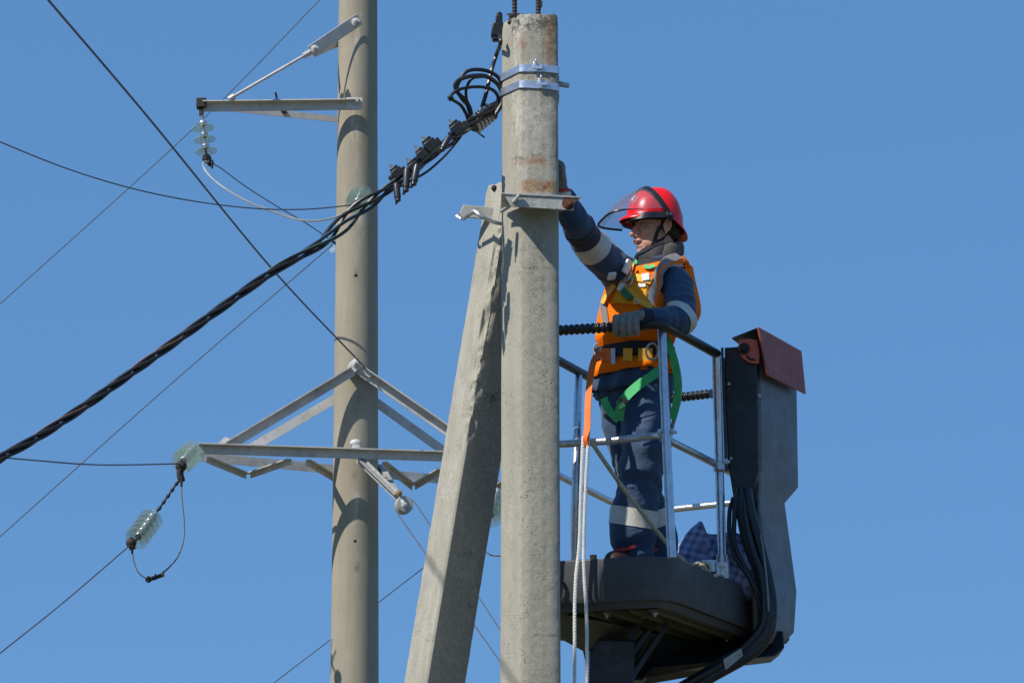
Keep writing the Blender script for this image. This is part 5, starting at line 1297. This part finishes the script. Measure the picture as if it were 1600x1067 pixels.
# flared rim
def rimring(out, du, base=0.):
    r_ = []
    for k in range(nn):
        a = 2 * math.pi * k / nn; ca, sa = math.cos(a), math.sin(a); rf = .150 if ca > 0 else .122
        peak = .028 * max(0, ca) ** 2.5; back = .016 * max(0, -ca) ** 1.5
        drop = -.056 * max(0, -ca) ** 1.2
        e = out * (1 + 0)
        r_.append(G(.004 + (rf + e * .010 + e * peak + e * back) * ca, (.122 + e * .010) * sa, base_u + drop + du - e * .014 * max(0, ca) - e * .020 * max(0, -ca)))
    return r_
rg = [rimring(.95, -.008), rimring(1, -.004), rimring(.9, .002), rimring(.5, .004), rimring(.15, .004)] + [hring(t) for t in (.04, .1, .18, .28, .38, .48, .58, .68, .78, .86, .93, .98)]
hm.rings(rg, True, False); k = len(hm.v); hm.v.append(tuple(G(.004, 0, base_u + .160))); n0 = k - nn
for j in range(nn): hm.f.append((n0 + j, n0 + (j + 1) % nn, k))
helmet = PT('helmet', hm, 'helmet', angle=60); md = helmet.modifiers.new('t', 'SOLIDIFY'); md.thickness = .004; md.offset = 1; md = helmet.modifiers.new('s', 'SUBSURF'); md.levels = md.render_levels = 1
DD = Vector(); c_piv = (0.0, 0, .030)
def hoop(a, rl=.140, rf=.178, off=0., lean=.50):
    ca, sa = math.cos(a), math.sin(a); return G(c_piv[0] + off + sa * rf * lean, ca * rl, c_piv[2] + sa * rf * math.sqrt(1 - lean ** 2))
hp = [hoop(math.pi * k / 40) for k in range(-2, 43)]
mb = MB()
rg = []
for k in range(-2, 43):
    a = math.pi * k / 40; p = hoop(a); o0 = (p - G(0, 0, .03)).normalized(); t_ = (hoop(a + .02) - hoop(a - .02)).normalized(); s0 = t_.cross(o0).normalized()
    wdt = .012 + .003 * math.sin(max(0, a))
    rg.append([p - s0 * wdt, p + s0 * wdt, p + s0 * wdt + o0 * .006, p - s0 * wdt + o0 * .006])
mb.rings(rg); PT('visor_band', mb, 'black', helmet, bevel=.001)
# visor sheet from hoop to rim
def rim(a):
    ca, sa = math.cos(a), math.sin(a); ca_ = math.copysign(abs(ca) ** .5, ca); sa_ = abs(sa) ** .55
    return G(.02 + .262 * sa_, .142 * ca_, .012 + .017 * ca_ + .018 * (1 - abs(sa)))
vz = MB(); rg = []; na, ntt = 40, 14
for j in range(ntt + 1):
    t = j / ntt; r_ = []
    for i in range(na + 1):
        a = R(12) + (math.pi - R(24)) * i / na; p0 = hoop(a, .141, .182); p1 = rim(a); q = p0.lerp(p1, t)
        r_.append(q + (HF * .6 + HU * .5) * .030 * math.sin(math.pi * t) * math.sin(a))
    rg.append(r_)
vz.rings(rg, False, False); PT('visor', vz, 'visor', helmet, angle=180)
mb = MB(); mb.tube([rim(R(12) + (math.pi - R(24)) * i / 60) for i in range(61)], [.0022 + .0034 * min(1, max(0, (i - 6) / 8)) for i in range(61)], 8); PT('visor_rim', mb, 'black', helmet)
mb = MB(); rg = []
for i in range(41):
    a = R(4) + (math.pi - R(8)) * i / 40; ca, sa = math.cos(a), math.sin(a)
    rg.append([G(.006 + .160 * sa, .139 * ca, .048 - .010 * sa), G(.006 + .172 * sa, .141 * ca, .018 - .012 * sa), G(.006 + .168 * sa, .137 * ca, .018 - .012 * sa), G(.006 + .156 * sa, .135 * ca, .048 - .010 * sa)])
mb.rings(rg); PT('brow_guard', mb, 'smoke', helmet)
for s_ in (-1, 1):
    mb = MB(); mb.lathe(G(.0, s_ * .136, .030), HL * s_, [(0, .020), (.010, .020), (.014, .014), (.018, .008)], 18); pv = PT('visor_pivot', mb, 'black', helmet)
    mb = MB(); mb.lathe(G(-.002, s_ * .152, .034), HL * s_, [(0, .005), (.004, .004)], 10); PT('screw', mb, 'galv', pv)
# small white emblem on the helmet front: shield outline with a short stroke
def on_shell(f, l, u):
    d0 = (HF * f + HL * l + HU * u).normalized(); o0 = G(0, 0, .05); h = hbvh.ray_cast(o0 + d0 * .4, -d0, .5); return (h[0] + d0 * .008) if h[0] is not None else o0 + d0 * .16
hbvh = BVHTree.FromPolygons([Vector(v) for v in hm.v], [tuple(f) for f in hm.f])
for pl, r_ in (([(.9, .40, .62), (.9, .33, .50), (.9, .31, .36), (.9, .22, .28)], .0022), ([(.9, .22, .52), (.9, .10, .50), (.9, .06, .40)], .0035), ([(.9, .18, .60), (.9, .16, .46), (.9, .18, .36)], .0045)):
    PT('emblem', MB().tube(catmull([on_shell(*q) for q in pl], 5), r_, 6), 'tag', helmet)
# brow band and chin strap
mb = MB(); rr0 = []
for k in range(25):
    a = math.pi * (k / 24) - math.pi / 2
    rr0.append(G(.004 + .126 * math.cos(a), .104 * math.sin(a), .030))
mb.rings([[p + HU * -.016 for p in rr0], [p + HU * .012 for p in rr0]], False, False); o = PT('head_band', mb, 'blackstrap', helmet); md = o.modifiers.new('t', 'SOLIDIFY'); md.thickness = .004
bbvh = bvh_of(body.data); off_p = origin(person)
class Sh:                        # the body mesh is stored relative to the person
    def find_nearest(s, p, d_): h = bbvh.find_nearest(p - off_p, d_); return (h[0] + off_p, h[1]) if h[0] is not None else None
PT('chin_strap', surf_ribbon(Sh(), [G(.010, .110, .034), H(.026, .072, -.03), H(.036, .060, -.07), H(.046, .034, -.108), H(.052, 0, -.122), H(.046, -.034, -.108), H(.036, -.06, -.07)], .017, .003, .003, 8, .06), 'blackstrap', helmet)
PT('chin_strap', surf_ribbon(Sh(), [G(-.055, .100, .02), H(-.035, .074, -.035), H(.0, .070, -.06), H(.036, .060, -.078)], .012, .003, .003, 8, .06), 'blackstrap', helmet)
